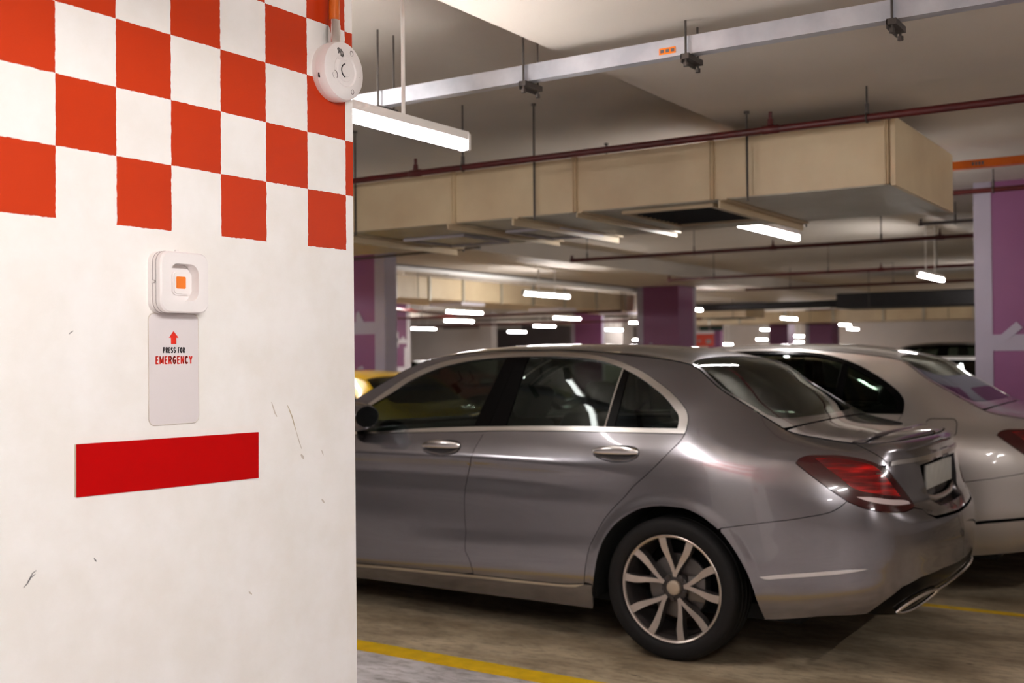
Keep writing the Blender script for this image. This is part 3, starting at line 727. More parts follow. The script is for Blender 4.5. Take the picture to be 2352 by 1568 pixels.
D0 = empty('air_duct', (-1.34, 5.35, 2.2)); tag(D0, 'big cream rectangular air duct with open grilles above the grey car', 'air duct')
b = MB(); b.box((-4.6, .0, .0), (-.006, 1.24, .30)); b.build('duct_box', M['duct_cream'], D0)
b = MB(); b.box((-.006, -.012, -.012), (.016, 1.252, .312)); b.build('end_cap', M['duct_cream'], D0)
b = MB(); b.box((-4.6, .012, -.004), (-.012, 1.228, .001)); b.build('underside', M['duct_under'], D0)
for x in (-.03, -.91, -1.72, -2.55, -3.36):
    b = MB(); b.box((x - .014, -.02, -.004), (x + .014, .0, .304)); b.box((x - .003, -.034, -.004), (x + .003, -.019, .304)); b.build('flange', M['duct_cream'], D0)
for x, w, h in ((-.84, .022, .052), (-1.68, .018, .036), (-2.10, .02, .05), (-2.56, .02, .04), (-3.42, .035, .055)):
    b = MB(); b.box((x - w, -.03, -h), (x - w + .008, 1.27, -.004)); b.box((x - w, -.03, -.012), (x + w, 1.27, -.004)); b.build('support_angle', M['duct_cream'], D0)
for (x0, x1, y0, y1, dark) in ((-1.46, -.98, .14, .84, True), (-2.48, -2.14, .52, 1.02, False), (-3.30, -2.86, .52, 1.0, False)):
    b = MB()
    for lo, hi in (((x0-.03, y0-.03, -.022), (x1+.03, y0, -.004)), ((x0-.03, y1, -.022), (x1+.03, y1+.03, -.004)),
                   ((x0-.03, y0, -.022), (x0, y1, -.004)), ((x1, y0, -.022), (x1+.03, y1, -.004))): b.box(lo, hi)
    fr = b.build('grille_frame', M['duct_cream'] if dark else M['white_mark'], D0)
    b = MB()
    if dark:
        b.box((x0, y0, -.010), (x1, y1, -.0045))
        for k in range(1, 12): b.box((x0, y0 + (y1-y0)*k/12 - .004, -.016), (x1, y0 + (y1-y0)*k/12 + .004, -.009))
    else:
        b.box((x0, y0, -.010), (x1, y1, -.0045))
    b.build('grille', M['grille_black'] if dark else M['duct_under'], fr)
for x, y in ((-1.97, -.028), (-3.30, -.028), (-.70, -.045), (-2.2, 1.27), (-.84, 1.28), (-3.4, 1.28)):
    rod(D0, x, y, -.03, slab_z(-1.34 + x) - 2.2, .0065)

D1 = empty('air_duct', (-9.75, 11.0, 2.2)); tag(D1, 'long cream air duct receding behind the wing wall on the left', 'air duct')
b = MB(); b.box((-.9, -3.0, 0), (.36, 9.4, .30)); b.build('duct_box', M['duct_cream'], D1)
for y in (-2.1, -.9, .55, 1.3, 2.1, 3.1, 4.0, 5.0, 6.1, 7.2, 8.3):
    b = MB(); b.box((.36, y - .02, -.02), (.385, y + .02, .31)); b.build('flange', M['duct_under'], D1)
for y in (.2, 2.6, 5.4, 7.9):
    b = MB(); b.box((-.4, y - .3, -.05), (.2, y + .3, .0)); b.build('grille_box', M['white_mark'], D1)
for y in (-2.0, 1.0, 4.0, 7.0): rod(D1, .40, y, .0, slab_z(-9.35) - 2.2)

D2 = empty('air_duct', (-9.0, 29.2, 2.2)); tag(D2, 'far cream air duct crossing behind the middle and right columns', 'air duct')
b = MB(); b.box((-5.0, 0, 0), (9.5, 1.3, .31)); b.build('duct_box', M['duct_cream'], D2)
for x in (-4.4, -3.4, -2.5, -1.2, .1, 1.4, 2.4, 3.6, 4.8, 6.2, 7.5):
    b = MB(); b.box((x - .03, -.03, -.02), (x + .03, 0, .32)); b.build('flange', M['duct_under'], D2)
for x in (-4.0, -.5, 3.0, 6.5): rod(D2, x, -.04, 0, slab_z(-9 + x) - 2.2)
D3 = empty('air_duct', (-4.0, 20.2, 2.2)); tag(D3, 'dark grey insulated duct high between the two purple columns', 'air duct')
b = MB(); b.box((-2.1, 0, .0), (4.0, 1.1, .27), .02); b.build('duct_box', M['black_foam'], D3)
b = MB(); b.tube([(-5.6, .3, .10), (4.0, .3, .10)], .07, 12); b.build('lagged_pipe', M['black_foam'], D3)
for x in (-1.5, 1.0, 3.2): rod(D3, x, -.03, 0, slab_z(-4 + x) - 2.2)
D4 = empty('air_duct', (-11.9, 24.0, 2.2)); tag(D4, 'short cream duct branch with a black opening, right of the middle column', 'air duct')
b = MB(); b.box((0, 0, .02), (2.6, 1.2, .32)); b.build('duct_box', M['duct_cream'], D4)
b = MB(); b.box((1.5, .1, .0), (2.4, 1.1, .019)); b.build('opening', M['grille_black'], D4)
rod(D4, .3, -.03, 0, ZH - 2.2); rod(D4, 2.3, -.03, 0, ZH - 2.2)

# ------------------------------------------------------------------ cable trunking and pipes
T0 = empty('cable_trunking', (0, 3.755, 2.50)); tag(T0, 'silver metal cable trunking hung on rod pairs across the top of the picture', 'trunking')
b = MB(); b.box((-6.5, -.022, 0), (3.2, .028, .066)); b.build('channel', M['galvanised'], T0)
for x0 in (-3.11, -2.36, -1.66, -.928, -.1, .75, -3.9, -4.7):
    b = MB(); b.box((x0 - .016, -.045, -.022), (x0 + .016, .085, -.002)); b.box((x0 - .016, -.045, -.034), (x0 - .012, .085, -.002)); br = b.build('bracket', M['rod_steel'], T0)
    for y in (-.034, .074):
        bb = MB(); bb.tube([(x0, y, -.045), (x0, y, slab_z(x0) - 2.50)], .0045, 8); bb.lathe([(.010, -.048), (.010, -.034)], 6, 'z', (x0, y, 0)); bb.build('rod', M['rod_steel'], br)
b = MB(); b.box((-1.772, -.0232, .012), (-1.705, -.021, .036)); lb = b.build('warning_label', M['orange_button'], T0)
b = MB()
for k in range(3): b.box((-1.766 + k*.021, -.0238, .018), (-1.752 + k*.021, -.0230, .030))
b.build('label_marks', M['scuff_dark'], lb)
T1 = empty('cable_trunking', (-9.25, 14.0, 2.54)); tag(T1, 'white trunking running away under the ceiling beside the left cream duct', 'trunking')
b = MB(); b.box((-.03, -4.0, 0), (.05, 4.6, .055)); b.build('channel', M['lamp_housing'], T1)
b = MB(); b.tube([(.04, -4.0, .068), (.04, 4.6, .068)], .01, 8); b.build('cable', M['dark_pipe'], T1)

def pipe(name, pts, r, mat, label, cat='pipe', rods=(), clamp=True, group=None, collars=()):
    o = empty(name, pts[0]); tag(o, label, cat, group)
    P = [Vector(p) - Vector(pts[0]) for p in pts]
    b = MB(); b.tube(P, r, 14)
    for p in P[1:-1]: b.lathe([(0, -r*1.25), (r*1.2, -r*1.2), (r*1.35, 0), (r*1.2, r*1.2), (0, r*1.25)], 12, 'z', p)
    b.build('pipe', M[mat], o)
    for x, y, z in rods:
        q = Vector((x, y, z)) - Vector(pts[0])
        b = MB(); b.tube([(q.x, q.y, q.z), (q.x, q.y, q.z + slab_z(x) - z)], .005, 8)
        b.tube([(q.x, q.y, q.z + r*.8), (q.x, q.y, q.z + r*.8 + .05)], .010, 8); hr = b.build('hanger_rod', M['rod_steel'], o)
        b = MB(); b.tube([(q.x, q.y + (r+.004)*math.cos(R(a)), q.z + (r+.004)*math.sin(R(a))) for a in range(0, 360, 24)], .004, 6, closed=True); b.build('clip', M['rod_steel'], hr)
    for x in collars:
        q = Vector((x, pts[0][1], pts[0][2])) - Vector(pts[0])
        b = MB(); b.lathe([(r*1.02, -.045), (r*1.22, -.04), (r*1.22, .04), (r*1.02, .045)], 14, 'x', q)
        b.tube([(q.x, q.y, q.z), (q.x, q.y, q.z + .085)], .009, 8); b.lathe([(.016, .02), (.014, .05), (.008, .055)], 10, 'z', q); b.build('sprinkler_tee', M[mat], o)
    return o
G = 'red sprinkler pipes'
pipe('sprinkler_pipe', [(1.4, 5.12, 2.475), (-6.2, 5.12, 2.475)], .0175, 'red_pipe', 'dark red sprinkler pipe running along the front of the big cream duct', rods=[(-1.394, 5.12, 2.475), (-3.66, 5.12, 2.475), (.2, 5.12, 2.475), (-5.5, 5.12, 2.475)], collars=(-4.0, -1.85), group=G)
pipe('sprinkler_pipe', [(1.0, 11.1, 2.49), (-6.4, 11.1, 2.49), (-6.4, 11.1, 2.545)], .021, 'red_pipe', 'dark red sprinkler pipe with upturned end above the middle column', rods=[(-6.2, 11.1, 2.49), (-4.88, 11.1, 2.49), (-2.9, 11.1, 2.49)], collars=(-2.35, -4.0), group=G)
pipe('sprinkler_pipe', [(1.0, 14.9, 2.485), (-6.95, 14.9, 2.485), (-6.95, 14.9, 2.55)], .023, 'red_pipe', 'red sprinkler pipe starting left of the top of the middle column', rods=[(-6.25, 14.9, 2.485), (-3.2, 14.9, 2.485), (-4.6, 14.9, 2.485)], collars=(-3.9,), group=G)
pipe('sprinkler_pipe', [(1.0, 18.3, 2.495), (-7.1, 18.3, 2.495)], .024, 'red_pipe', 'red sprinkler pipe starting right of the top of the middle column', rods=[(-6.3, 18.3, 2.495), (-4.6, 18.3, 2.495), (-3.0, 18.3, 2.495)], group=G)
pipe('sprinkler_pipe', [(-9.6, 9.4, 2.12), (-11.7, 16.3, 2.12)], .022, 'red_pipe', 'red pipe slanting under the left cream duct towards the wide tube light', group=G)
pipe('sprinkler_pipe', [(-9.0, 17.3, 2.155), (-15.5, 17.3, 2.155)], .024, 'red_pipe', 'red pipe crossing below the left cream duct into the middle column', rods=[(-13.4, 17.3, 2.155), (-14.6, 17.3, 2.155)], group=G)
pipe('sprinkler_pipe', [(-10.2, 23.6, 2.19), (-19.0, 23.6, 2.19)], .028, 'red_pipe', 'lowest red pipe above the far tube lights left of the middle column', rods=[(-12.0, 23.6, 2.19), (-17.0, 23.6, 2.19)], group=G)
pipe('sprinkler_pipe', [(1.2, 7.95, 2.48), (-2.6, 7.95, 2.48)], .0175, 'red_pipe', 'red pipe in front of the top of the right purple column', rods=[(-1.34, 7.95, 2.48)], group=G)
pipe('conduit_pipe', [(1.0, 9.55, 2.46), (-2.17, 9.55, 2.46), (-2.17, 9.55, 2.5)], .014, 'dark_pipe', 'thin dark pipe ending just left of the right purple column', rods=[(-1.9, 9.55, 2.46)])
pipe('conduit_pipe', [(-6.66, 9.6, 2.545), (-9.3, 9.6, 2.50)], .013, 'dark_pipe', 'thin dark pipe bent up to the ceiling below the big duct', rods=[(-6.66, 9.6, 2.545)])
pipe('conduit_pipe', [(-21.8, 29.3, 2.30), (-20.4, 29.3, 2.30), (-20.4, 29.3, 2.52), (-15.0, 29.3, 2.52)], .03, 'dark_pipe', 'dark bent pipe on the pale partition wall beside the pink column', rods=[(-17.5, 29.3, 2.52)])
for y in (-3.5, -1.5, .5, 2.5, 4.2):
    b = MB(); b.box((-.04, y - .015, -.004), (.06, y + .015, .0)); b.box((-.04, y - .015, 0), (-.032, y + .015, .08)); b.build('strap', M['rod_steel'], T1)
T2 = empty('orange_busbar', (0, 7.0, 2.487)); tag(T2, 'orange busbar trunking leaving the right end of the big cream duct', 'trunking')
b = MB(); b.box((-3.2, -.03, 0), (1.5, .03, .047)); b.build('channel', M['orange_pipe'], T2)
b = MB()
for k in range(4): b.box((-1.29 + k*.018, -.0312, .014), (-1.278 + k*.018, -.0295, .034))
b.build('stencil_marks', M['scuff_dark'], T2)
for x in (-2.4, -.2, .9): rod(T2, x, .05, -.01, slab_z(x) - 2.487)

# ------------------------------------------------------------------ boards and far pillar
g = empty('sign_board', (-12.9, 30.0, 1.60)); tag(g, 'red sign board with pale marks beside the middle column', 'sign')
b = MB(); b.box((-.28, 0, 0), (.28, .05, .385)); b.build('board', M['sign_red'], g)
b = MB(); b.box((.05, -.004, .08), (.20, .0, .20)); b.box((-.2, -.004, .12), (-.12, .0, .19)); b.build('marks', M['seam_grey'], g)
b = MB(); b.box((-.28, -.002, .36), (.28, .052, .44)); b.build('header', M['white_mark'], g)
for x in (-.2, .2): rod(g, x, .02, .4, 2.19 - 1.6, .01)
g = empty('sign_board', (-12.95, 30.7, 2.06)); tag(g, 'dark green hanging board right of the middle column', 'sign')
b = MB(); b.box((-.40, 0, 0), (.32, .05, .36)); b.build('board', M['sign_green'], g)
b = MB(); b.box((-.10, -.004, .0), (-.07, 0, .36)); b.build('divider', M['seam_grey'], g)
for x in (-.3, .25): rod(g, x, .02, .3, ZH - 2.06, .01)
g = empty('white_pillar', (-18.05, 34.4, 0)); tag(g, 'plain white pillar far away between two purple columns', 'pillar')
b = MB(); b.box((-.42, -.4, 0), (.42, .4, ZH)); b.build('shaft', M['wall_paint'], g)
# ------------------------------------------------------------------ car building
CS = CarSurface(SEDAN_PLAN, SEDAN_STATIONS, SEDAN_RAIL, SEDAN_CROWN)
TU = CS.t_of_u

def dense(loop, step):
    out = []
    n = len(loop)
    for i in range(n):
        a = np.array(loop[i]); b = np.array(loop[(i+1) % n]); L = np.linalg.norm(b - a)
        if L < 1e-5: continue
        k = max(1, int(math.ceil(L / step)))
        out += [tuple(a + (b - a) * j / k) for j in range(k)]
    return out

def smooth_line(pts, step=.02):
    """curve through points (rounds hand-measured outlines)."""
    P = np.array(pts, float)
    if len(P) < 3: return [tuple(p) for p in P]
    c = np.r_[0, np.cumsum(np.linalg.norm(np.diff(P, axis=0), axis=1))]
    x = np.linspace(0, c[-1], max(2, int(c[-1] / step) + 1))
    return [tuple(p) for p in hermite(c, P, x)]

def area(loop):
    P = np.array(loop); x, y = P.T
    return .5 * np.sum(x * np.roll(y, -1) - np.roll(x, -1) * y)

def inset_loop(loop, g):
    P = np.array(loop); s = 1 if area(loop) > 0 else -1
    d1 = P - np.roll(P, 1, 0); d2 = np.roll(P, -1, 0) - P
    d1 /= np.maximum(np.linalg.norm(d1, axis=1), 1e-9)[:, None]; d2 /= np.maximum(np.linalg.norm(d2, axis=1), 1e-9)[:, None]
    n = np.column_stack([-(d1 + d2)[:, 1], (d1 + d2)[:, 0]]) * s
    n /= np.maximum(np.linalg.norm(n, axis=1), 1e-6)[:, None]
    return [tuple(p) for p in P + n * g]

def inside(pts, loops):
    r = np.zeros(len(pts), bool)
    for L in loops:
        P = np.array(L); x0, y0 = P.T; x1, y1 = np.roll(P, -1, 0).T
        for a, b, c, d in zip(x0, y0, x1, y1):
            m = ((b > pts[:, 1]) != (d > pts[:, 1]))
            if not m.any(): continue
            xi = (c - a) * (pts[:, 1] - b) / ((d - b) if d != b else 1e-12) + a
            r ^= m & (pts[:, 0] < xi)
    return r

class Patch:
    """mesh data of pieces cut from the car surfaces, in car axes x=u, y=-v, z."""
    def __init__(s): s.v = []; s.n = []; s.f = []; s.cnt = 0
    def add(s, outer, holes=(), fn='S', off=0.0, flange=.012, gap=.002, step=.03, side=1, hole_flange=None):
        fnc = CS.S if fn == 'S' else CS.T
        sc = 1.0 if fn == 'S' else 1.3
        loops = [dense(outer, step)] + [dense(h, step) for h in holes]
        if gap: loops = [inset_loop(loops[0], gap)] + [inset_loop(h, -gap) for h in loops[1:]]
        L2 = [[(p[0], p[1]*sc) for p in L] for L in loops]
        allp = np.array(sum(L2, []))
        lo, hi = allp.min(0), allp.max(0)
        gx, gy = np.meshgrid(np.arange(lo[0] + step*.5, hi[0], step), np.arange(lo[1] + step*.5, hi[1], step * .9))
        g = np.column_stack([gx.ravel() + (np.arange(gx.shape[0])[:, None] % 2 * step*.5 + 0*gx).ravel(), gy.ravel()])
        g = g[inside(g, L2)]
        if len(g):
            d = np.full(len(g), 9.)
            for p in allp: d = np.minimum(d, np.hypot(g[:, 0]-p[0], g[:, 1]-p[1]))
            g = g[d > step*.45]
        pts = [Vector(p) for p in allp.tolist()] + [Vector(p) for p in g.tolist()]
        edges = []; k = 0
        for L in L2:
            n = len(L); edges += [(k+i, k+(i+1) % n) for i in range(n)]; k += n
        vs, _, fs, _, _, _ = delaunay_2d_cdt(pts, edges, [], 0, 1e-6)
        V = np.array([tuple(v) for v in vs]); F = np.array(fs)
        keep = inside(V[F].mean(1), L2); F = F[keep]
        a, b = V[:, 0], V[:, 1] / sc
        P = fnc(a, b); N = -CS.normal(fnc, a, b)
        s._push(P + N*off, N, F, side)
        # thin returns along the edges
        hf = flange if hole_flange is None else hole_flange
        for i, L in enumerate(loops):
            fl = flange if i == 0 else hf
            if fl <= 0: continue
            A = np.array(L); P = fnc(A[:, 0], A[:, 1]); N = -CS.normal(fnc, A[:, 0], A[:, 1]); n = len(L)
            Q = np.vstack([P + N*off, P + N*(off - fl)]); NN = np.vstack([N, N])
            T = np.roll(P, -1, 0) - np.roll(P, 1, 0); E = np.cross(T, N); E /= np.maximum(np.linalg.norm(E, axis=1), 1e-9)[:, None]
            if (area(L2[i]) > 0) == (i == 0): E = -E
            E = np.vstack([E, E])
            ff = []
            for j in range(n):
                k2 = (j+1) % n
                if fn == 'S' and P[j, 1] < 1e-4 and P[k2, 1] < 1e-4: continue
                ff += [(j, k2, n+k2), (j, n+k2, n+j)]
            if ff: s._push(Q, E, np.array(ff), side)
        return s
    def _push(s, P, N, F, side):
        P = P.copy(); N = N.copy()
        P[:, 1] *= -side; N[:, 1] *= -side
        tri = np.cross(P[F[:, 1]] - P[F[:, 0]], P[F[:, 2]] - P[F[:, 0]])
        fl = (tri * N[F].mean(1)).sum(1) < 0
        F = F.copy(); F[fl] = F[fl][:, ::-1]
        s.v.append(P); s.n.append(N); s.f.append(F + s.cnt); s.cnt += len(P)
    def build(s, name, mat, parent, label=None):
        V = np.vstack(s.v); N = np.vstack(s.n); F = np.vstack(s.f)
        me = bpy.data.meshes.new(name); me.from_pydata(V.tolist(), [], F.tolist())
        me.polygons.foreach_set('use_smooth', [True]*len(me.polygons))
        me.materials.append(mat); me.validate(); me.update()
        if len(me.vertices) == len(N): me.normals_split_custom_set_from_vertices(N.tolist())
        o = bpy.data.objects.new(name, me); COL.objects.link(o); o.parent = parent
        if label: o['label'] = label
        return o

def surf_pt(t, z, off=0.0, side=1):
    P = CS.S([t], [z]); N = -CS.normal(CS.S, np.array([t]), np.array([z]))
    p = (P + N*off)[0]; return Vector((p[0], -side*p[1], p[2]))

def arc_zB(t0, t1, dz=-.003, step=.04):
    n = max(2, int(abs(t1 - t0) / step))
    return [(t, float(CS.zb(t)) + dz) for t in np.linspace(t0, t1, n + 1)]

# rounded versions of the measured outlines
O = OUTL
out_top = smooth_line([(2.06, .972), (2.12, 1.012), (2.235, 1.078)] + O['trim_out_top'])
out_bot = smooth_line(O['trim_out_bot'] + [(2.2, .967), (2.06, .955)], .03)
TRIM_OUT = out_top + out_bot
in_top = smooth_line([(2.20, 1.028), (2.30, 1.092)] + O['trim_in_top'])
in_bot = smooth_line(O['trim_in_bot'] + [(2.20, .989)], .03)
TRIM_IN = in_top + in_bot
def split_in(t0, t1): return [p for p in in_top if t0 < p[0] < t1 and p[1] > 1.062]
LAMP = smooth_line(O['lamp'] + O['lamp'][:1], .015)[:-1]
def nearest_idx(loop, p): return int(np.argmin([math.hypot(q[0]-p[0], q[1]-p[1]) for q in loop]))
i_top, i_bot, i_right = nearest_idx(LAMP, O['lamp'][6]), nearest_idx(LAMP, O['lamp'][14]), nearest_idx(LAMP, O['lamp'][10])
ARCH = smooth_line(O['arch'][1:] + O['arch2'][1:], .015)
i_gap = nearest_idx(ARCH, O['arch'][-1])
GAPD = smooth_line(O['gap_doors']); GAPR = smooth_line(O['gap_rear']); BGAP = smooth_line(O['bgap'])
LID = [(t, min(z, float(CS.zb(t)) - .004)) for t, z in smooth_line(O['lidgap'][2:])]
SILL_TOP = smooth_line([(1.99, .265)] + O['door_bottom'], .05)
i_sd = nearest_idx(SILL_TOP, O['gap_doors'][-1])
FRONT_EDGE = smooth_line([(2.045, .955), (2.0, .88), (1.965, .75), (1.955, .6), (1.97, .42), (1.99, .268)])
ZE = CS.len
RECESS = [(ZE, .700), (5.72, .705), (5.66, .735), (5.615, .80), (5.58, .895), (ZE, .903)]
FA = [(1.375 + .365*math.cos(R(a)), .325 + .365*math.sin(R(a))) for a in range(-22, 203, 9)]

def handle(parent, loop, side, bar_front):
    c = np.mean(np.array(loop), 0); m = MB(); bm = m.bm; rings = []
    for s_, d in ((1.0, 0.0), (.93, -.007), (.78, -.014), (.5, -.018), (.15, -.019)):
        rings.append([bm.verts.new(surf_pt(*(c + (np.array(p) - c) * s_), d, side)) for p in loop])
    for A, B in zip(rings, rings[1:]):
        for k in range(len(A)): bm.faces.new((A[k], A[(k+1) % len(A)], B[(k+1) % len(A)], B[k]))
    bm.faces.new(rings[-1]); m._done(0, True)
    cup = m.build('handle_cup', M['paint_grey'], parent, 80)
    P = np.array(loop); t0, t1 = P[:, 0].min(), P[:, 0].max(); zc = c[1]
    b = MB(); pts = []; ra = []; rb = []
    for k in range(17):
        f = k / 16; t = t0 + .004 + (t1 - t0 - .008) * f
        pts.append(surf_pt(t, zc + .010 + .004*math.sin(math.pi*f) - .004*(1-f), .006 + .016*math.sin(math.pi*f)**.6, side))
        w = math.sin(math.pi * (f*.92 + .04))**.5
        ra.append(.0075 * w + .001); rb.append(.0195 * w + .002)
    b.tube(pts, ra, 14, ry=rb, up=(0, 0, 1)); b.build('door_handle', M['chrome'], parent, 80)['label'] = 'polished door handle'

def make_wheel(parent, x, side):
    w = MB(); y = -1
    w.lathe([(.2335, -.086), (.2375, -.0935), (.2445, -.0965), (.2485, -.0945), (.2485, -.08)], 96, 'y', caps=False)
    w.mat(1).lathe([(.2375, -.088), (.232, -.075), (.226, -.05), (.222, .0), (.222, .09), (.240, .095), (.240, .105), (.216, .10), (.216, .0), (.22, -.05)], 72, 'y', caps=False)
    bm = w.bm
    prof = [(.052, .6, .0078, -.064), (.072, 4.2, .0088, -.066), (.10, 9.2, .0102, -.069), (.135, 13.6, .0122, -.074), (.165, 16.2, .0145, -.080), (.190, 17.2, .0165, -.085), (.214, 17.2, .0170, -.090), (.236, 16.8, .0180, -.0935)]
    for k in range(5):
        a0 = 83 + 72*k
        for sg in (1, -1):
            L, Rr = [], []
            for (rad, da, wd, yy) in prof:
                a = R(a0 + sg*da); ce = Vector((rad*math.cos(a), 0, rad*math.sin(a)))
                tn = Vector((-math.sin(a), 0, math.cos(a)))
                tilt = (Vector((math.cos(a), 0, math.sin(a))) * (-.35*sg)).lerp(Vector((0, 0, 0)), 0)
                L.append((ce + tn*wd, yy)); Rr.append((ce - tn*wd, yy))
            f0 = len(bm.faces)
            def vv(p, yy): return bm.verts.new((p.x, yy, p.z))
            top = [(vv(a[0], a[1]), vv(b[0], b[1])) for a, b in zip(L, Rr)]
            mid = [(vv(a[0]*1.0, a[1] + .006), vv(b[0], b[1] + .006)) for a, b in zip(L, Rr)]
            bot = [(vv(a[0], a[1] + .045), vv(b[0], b[1] + .045)) for a, b in zip(L, Rr)]
            w.mi = 0
            for (a, b), (c, d) in zip(top, top[1:]): bm.faces.new((a, b, d, c))
            w._done(f0); f0 = len(bm.faces); w.mi = 1
            for s_ in (0, 1):
                for A, B in ((top, mid), (mid, bot)):
                    for i in range(len(A) - 1): bm.faces.new((A[i][s_], A[i+1][s_], B[i+1][s_], B[i][s_]))
            bm.faces.new((top[0][0], top[0][1], bot[0][1], bot[0][0]))
            w._done(f0)
    w.mat(1).lathe([(.0, -.052), (.036, -.052), (.056, -.054), (.064, -.050), (.068, -.02), (0, -.02)], 48, 'y')
    for k in range(5):
        a = R(83 + 36 + 72*k); w.lathe([(0, -.060), (.0085, -.060), (.0095, -.056), (.0095, -.05)], 12, 'y', (.0545*math.cos(a), 0, .0545*math.sin(a)))
    o = w.build('wheel', [M['alloy_face'], M['alloy_pocket']], parent, 35)
    o.location = (x, -side*.777, .328)
    if side < 0: o.rotation_euler.z = math.pi
    t = MB()
    h = [(.2475, -.080), (.2492, -.0945), (.2515, -.1015), (.260, -.1085), (.276, -.1125), (.298, -.112), (.312, -.108), (.321, -.099), (.3265, -.086), (.328, -.066), (.328, -.050), (.321, -.048), (.321, -.041), (.328, -.039), (.328, -.006), (.321, -.004)]
    t.lathe(h + [(r, -a) for r, a in h[::-1]], 96, 'y', caps=False); t.build('tire', M['rubber'], o, 50)
    d = MB(); d.lathe([(0, -.012), (.145, -.012), (.15, -.008), (.15, .012), (0, .012)], 48, 'y')
    d.box((.06, -.045, -.06), (.15, .03, .06), .012); d.build('brake_disc', M['brake_disc'], o, 30)
    c = MB(); c.lathe([(0, -.0725), (.022, -.0725), (.0265, -.071), (.031, -.069), (.034, -.064), (.034, -.05)], 40, 'y'); c.build('hub_cap', M['hub_cap'], o, 30)
    return o

def make_car():
    car = empty('sedan_car')
    P = M['paint_grey']
    # roof with windscreen and rear window openings
    tg0, tg1 = 4.160, 4.700
    ws = smooth_line([(1.86, .06), (1.79, .2), (1.75, .5), (1.79, .8), (1.86, .94)], .05) + smooth_line([(2.60, .95), (2.72, .8), (2.76, .5), (2.72, .2), (2.60, .05)], .05)
    rg = smooth_line([(4.215, .035), (4.190, .12), (4.172, .3), (4.166, .5), (4.172, .7), (4.190, .88), (4.215, .965)], .05) + \
         smooth_line([(4.40, .975), (4.62, .955), (4.655, .92)], .05) + smooth_line([(4.690, .8), (4.712, .65), (4.722, .5), (4.712, .35), (4.690, .2)], .05) + smooth_line([(4.655, .08), (4.62, .045), (4.40, .025)], .05)
    lidf = smooth_line([(4.722, 0), (4.735, .08), (4.765, .3), (4.775, .5), (4.765, .7), (4.735, .92), (4.722, 1)], .06)
    hoodr = smooth_line([(1.90, 1), (1.80, .9), (1.70, .7), (1.675, .5), (1.70, .3), (1.80, .1), (1.90, 0)], .06)
    b = Patch(); b.add([(1.915, 1), (1.81, .9), (1.71, .7), (1.685, .5), (1.71, .3), (1.81, .1), (1.915, 0)] + [(4.717, 0)] + lidf[1:-1] + [(4.717, 1)], [ws, rg], 'T', gap=.0, flange=.0, step=.045, hole_flange=.008)
    b.build('roof', P, car)
    g = Patch(); g.add(ws, (), 'T', off=-.003, gap=.004, flange=.004, step=.06); g.build('windscreen', M['rear_glass'], car)
    g = Patch(); g.add(rg, (), 'T', off=-.003, gap=.004, flange=.004, step=.05); g.build('rear_window', M['rear_glass'], car)
    g = Patch(); rin = inset_loop(dense(rg, .03), .022); g.add(rg, [rin], 'T', off=-.004, gap=.001, flange=0, step=.03, hole_flange=0); g.build('window_seal', M['black_trim'], car)
    b = Patch(); b.add([(.05, 0)] + [(1.895, 0)] + hoodr[::-1][1:-1] + [(1.895, 1), (.05, 1)], (), 'T', step=.06); b.build('bonnet', P, car)
    # boot lid: deck and rear face
    b = Patch(); b.add([(4.737, 0), (4.75, .08), (4.78, .3), (4.79, .5), (4.78, .7), (4.75, .92), (4.737, 1), (ZE - .02, 1), (ZE - .02, 0)], (), 'T', gap=0, flange=.012, step=.04)
    lid_face = LID[:-1] + [(p[0] + .006, p[1] + .004) for p in LAMP[i_top + 1:i_right]] + smooth_line(O['lidside'], .02)[-2:] + [(5.56, .676), (ZE, .662)] + RECESS + arc_zB(ZE, LID[0][0] - .02, 0.0)
    for s in (1, -1): b.add(lid_face, (), 'S', gap=.002, flange=.03, step=.025, side=s)
    lid = b.build('boot_lid', P, car)
    b = Patch()
    for s in (1, -1): b.add(RECESS, (), 'S', off=-.03, gap=0, flange=0, step=.03, side=s)
    b.build('plate_recess', M['black_trim'], lid)
    c = Patch()
    for s in (1, -1): c.add([(5.272, .913), (5.36, .917), (ZE, .915), (ZE, .937), (5.36, .936), (5.285, .931)], (), 'S', off=.007, gap=0, flange=.009, step=.02, side=s)
    c.build('chrome_strip', M['chrome'], lid)
    pl = MB(); pl.box((.986, -.26, .775), (1.0, .26, .887), .004); pl.build('number_plate', M['number_plate'], lid)['label'] = 'pale number plate'
    pl = MB(); pl.tube([(.99, -.31, .745), (1.005, -.16, .722), (1.008, 0, .718), (1.005, .16, .722), (.99, .31, .745)], .012, 10, ry=.02); pl.build('lid_grip', M['chrome'], lid)
    lp = MB(); lp.tube([surf_pt(5.07, float(CS.zb(5.07)) + .002, .002), surf_pt(5.2, float(CS.zb(5.2)) + .008, .006), surf_pt(5.4, float(CS.zb(5.4)) + .011, .009), surf_pt(5.65, float(CS.zb(5.65)) + .012, .010), surf_pt(ZE, float(CS.zb(ZE)) + .012, .010)]
              + [surf_pt(t, float(CS.zb(t)) + d, o, -1) for t, d, o in ((5.65, .012, .010), (5.4, .011, .009), (5.2, .008, .006), (5.07, .002, .002))], [.003, .009, .011, .012, .012, .012, .011, .009, .003], 10, ry=[.003, .006, .008, .009, .009, .009, .008, .006, .003])
    lp.build('spoiler_lip', P, lid, 80)
    # bumpers
    b = Patch()
    rear = BGAP[::1] + LAMP[i_right:i_bot][::-1] + [O['bump_top'][0]] + smooth_line(O['lidside'], .02)[-2:] + [(5.56, .668), (ZE, .654), (ZE, .432)] + O['diff_top'][::-1] + O['bump_bot'][:4][::-1] + ARCH[i_gap:][::-1]
    for s in (1, -1): b.add(rear, (), 'S', gap=.002, flange=.02, step=.022, side=s)
    bump = b.build('rear_bumper', P, car)
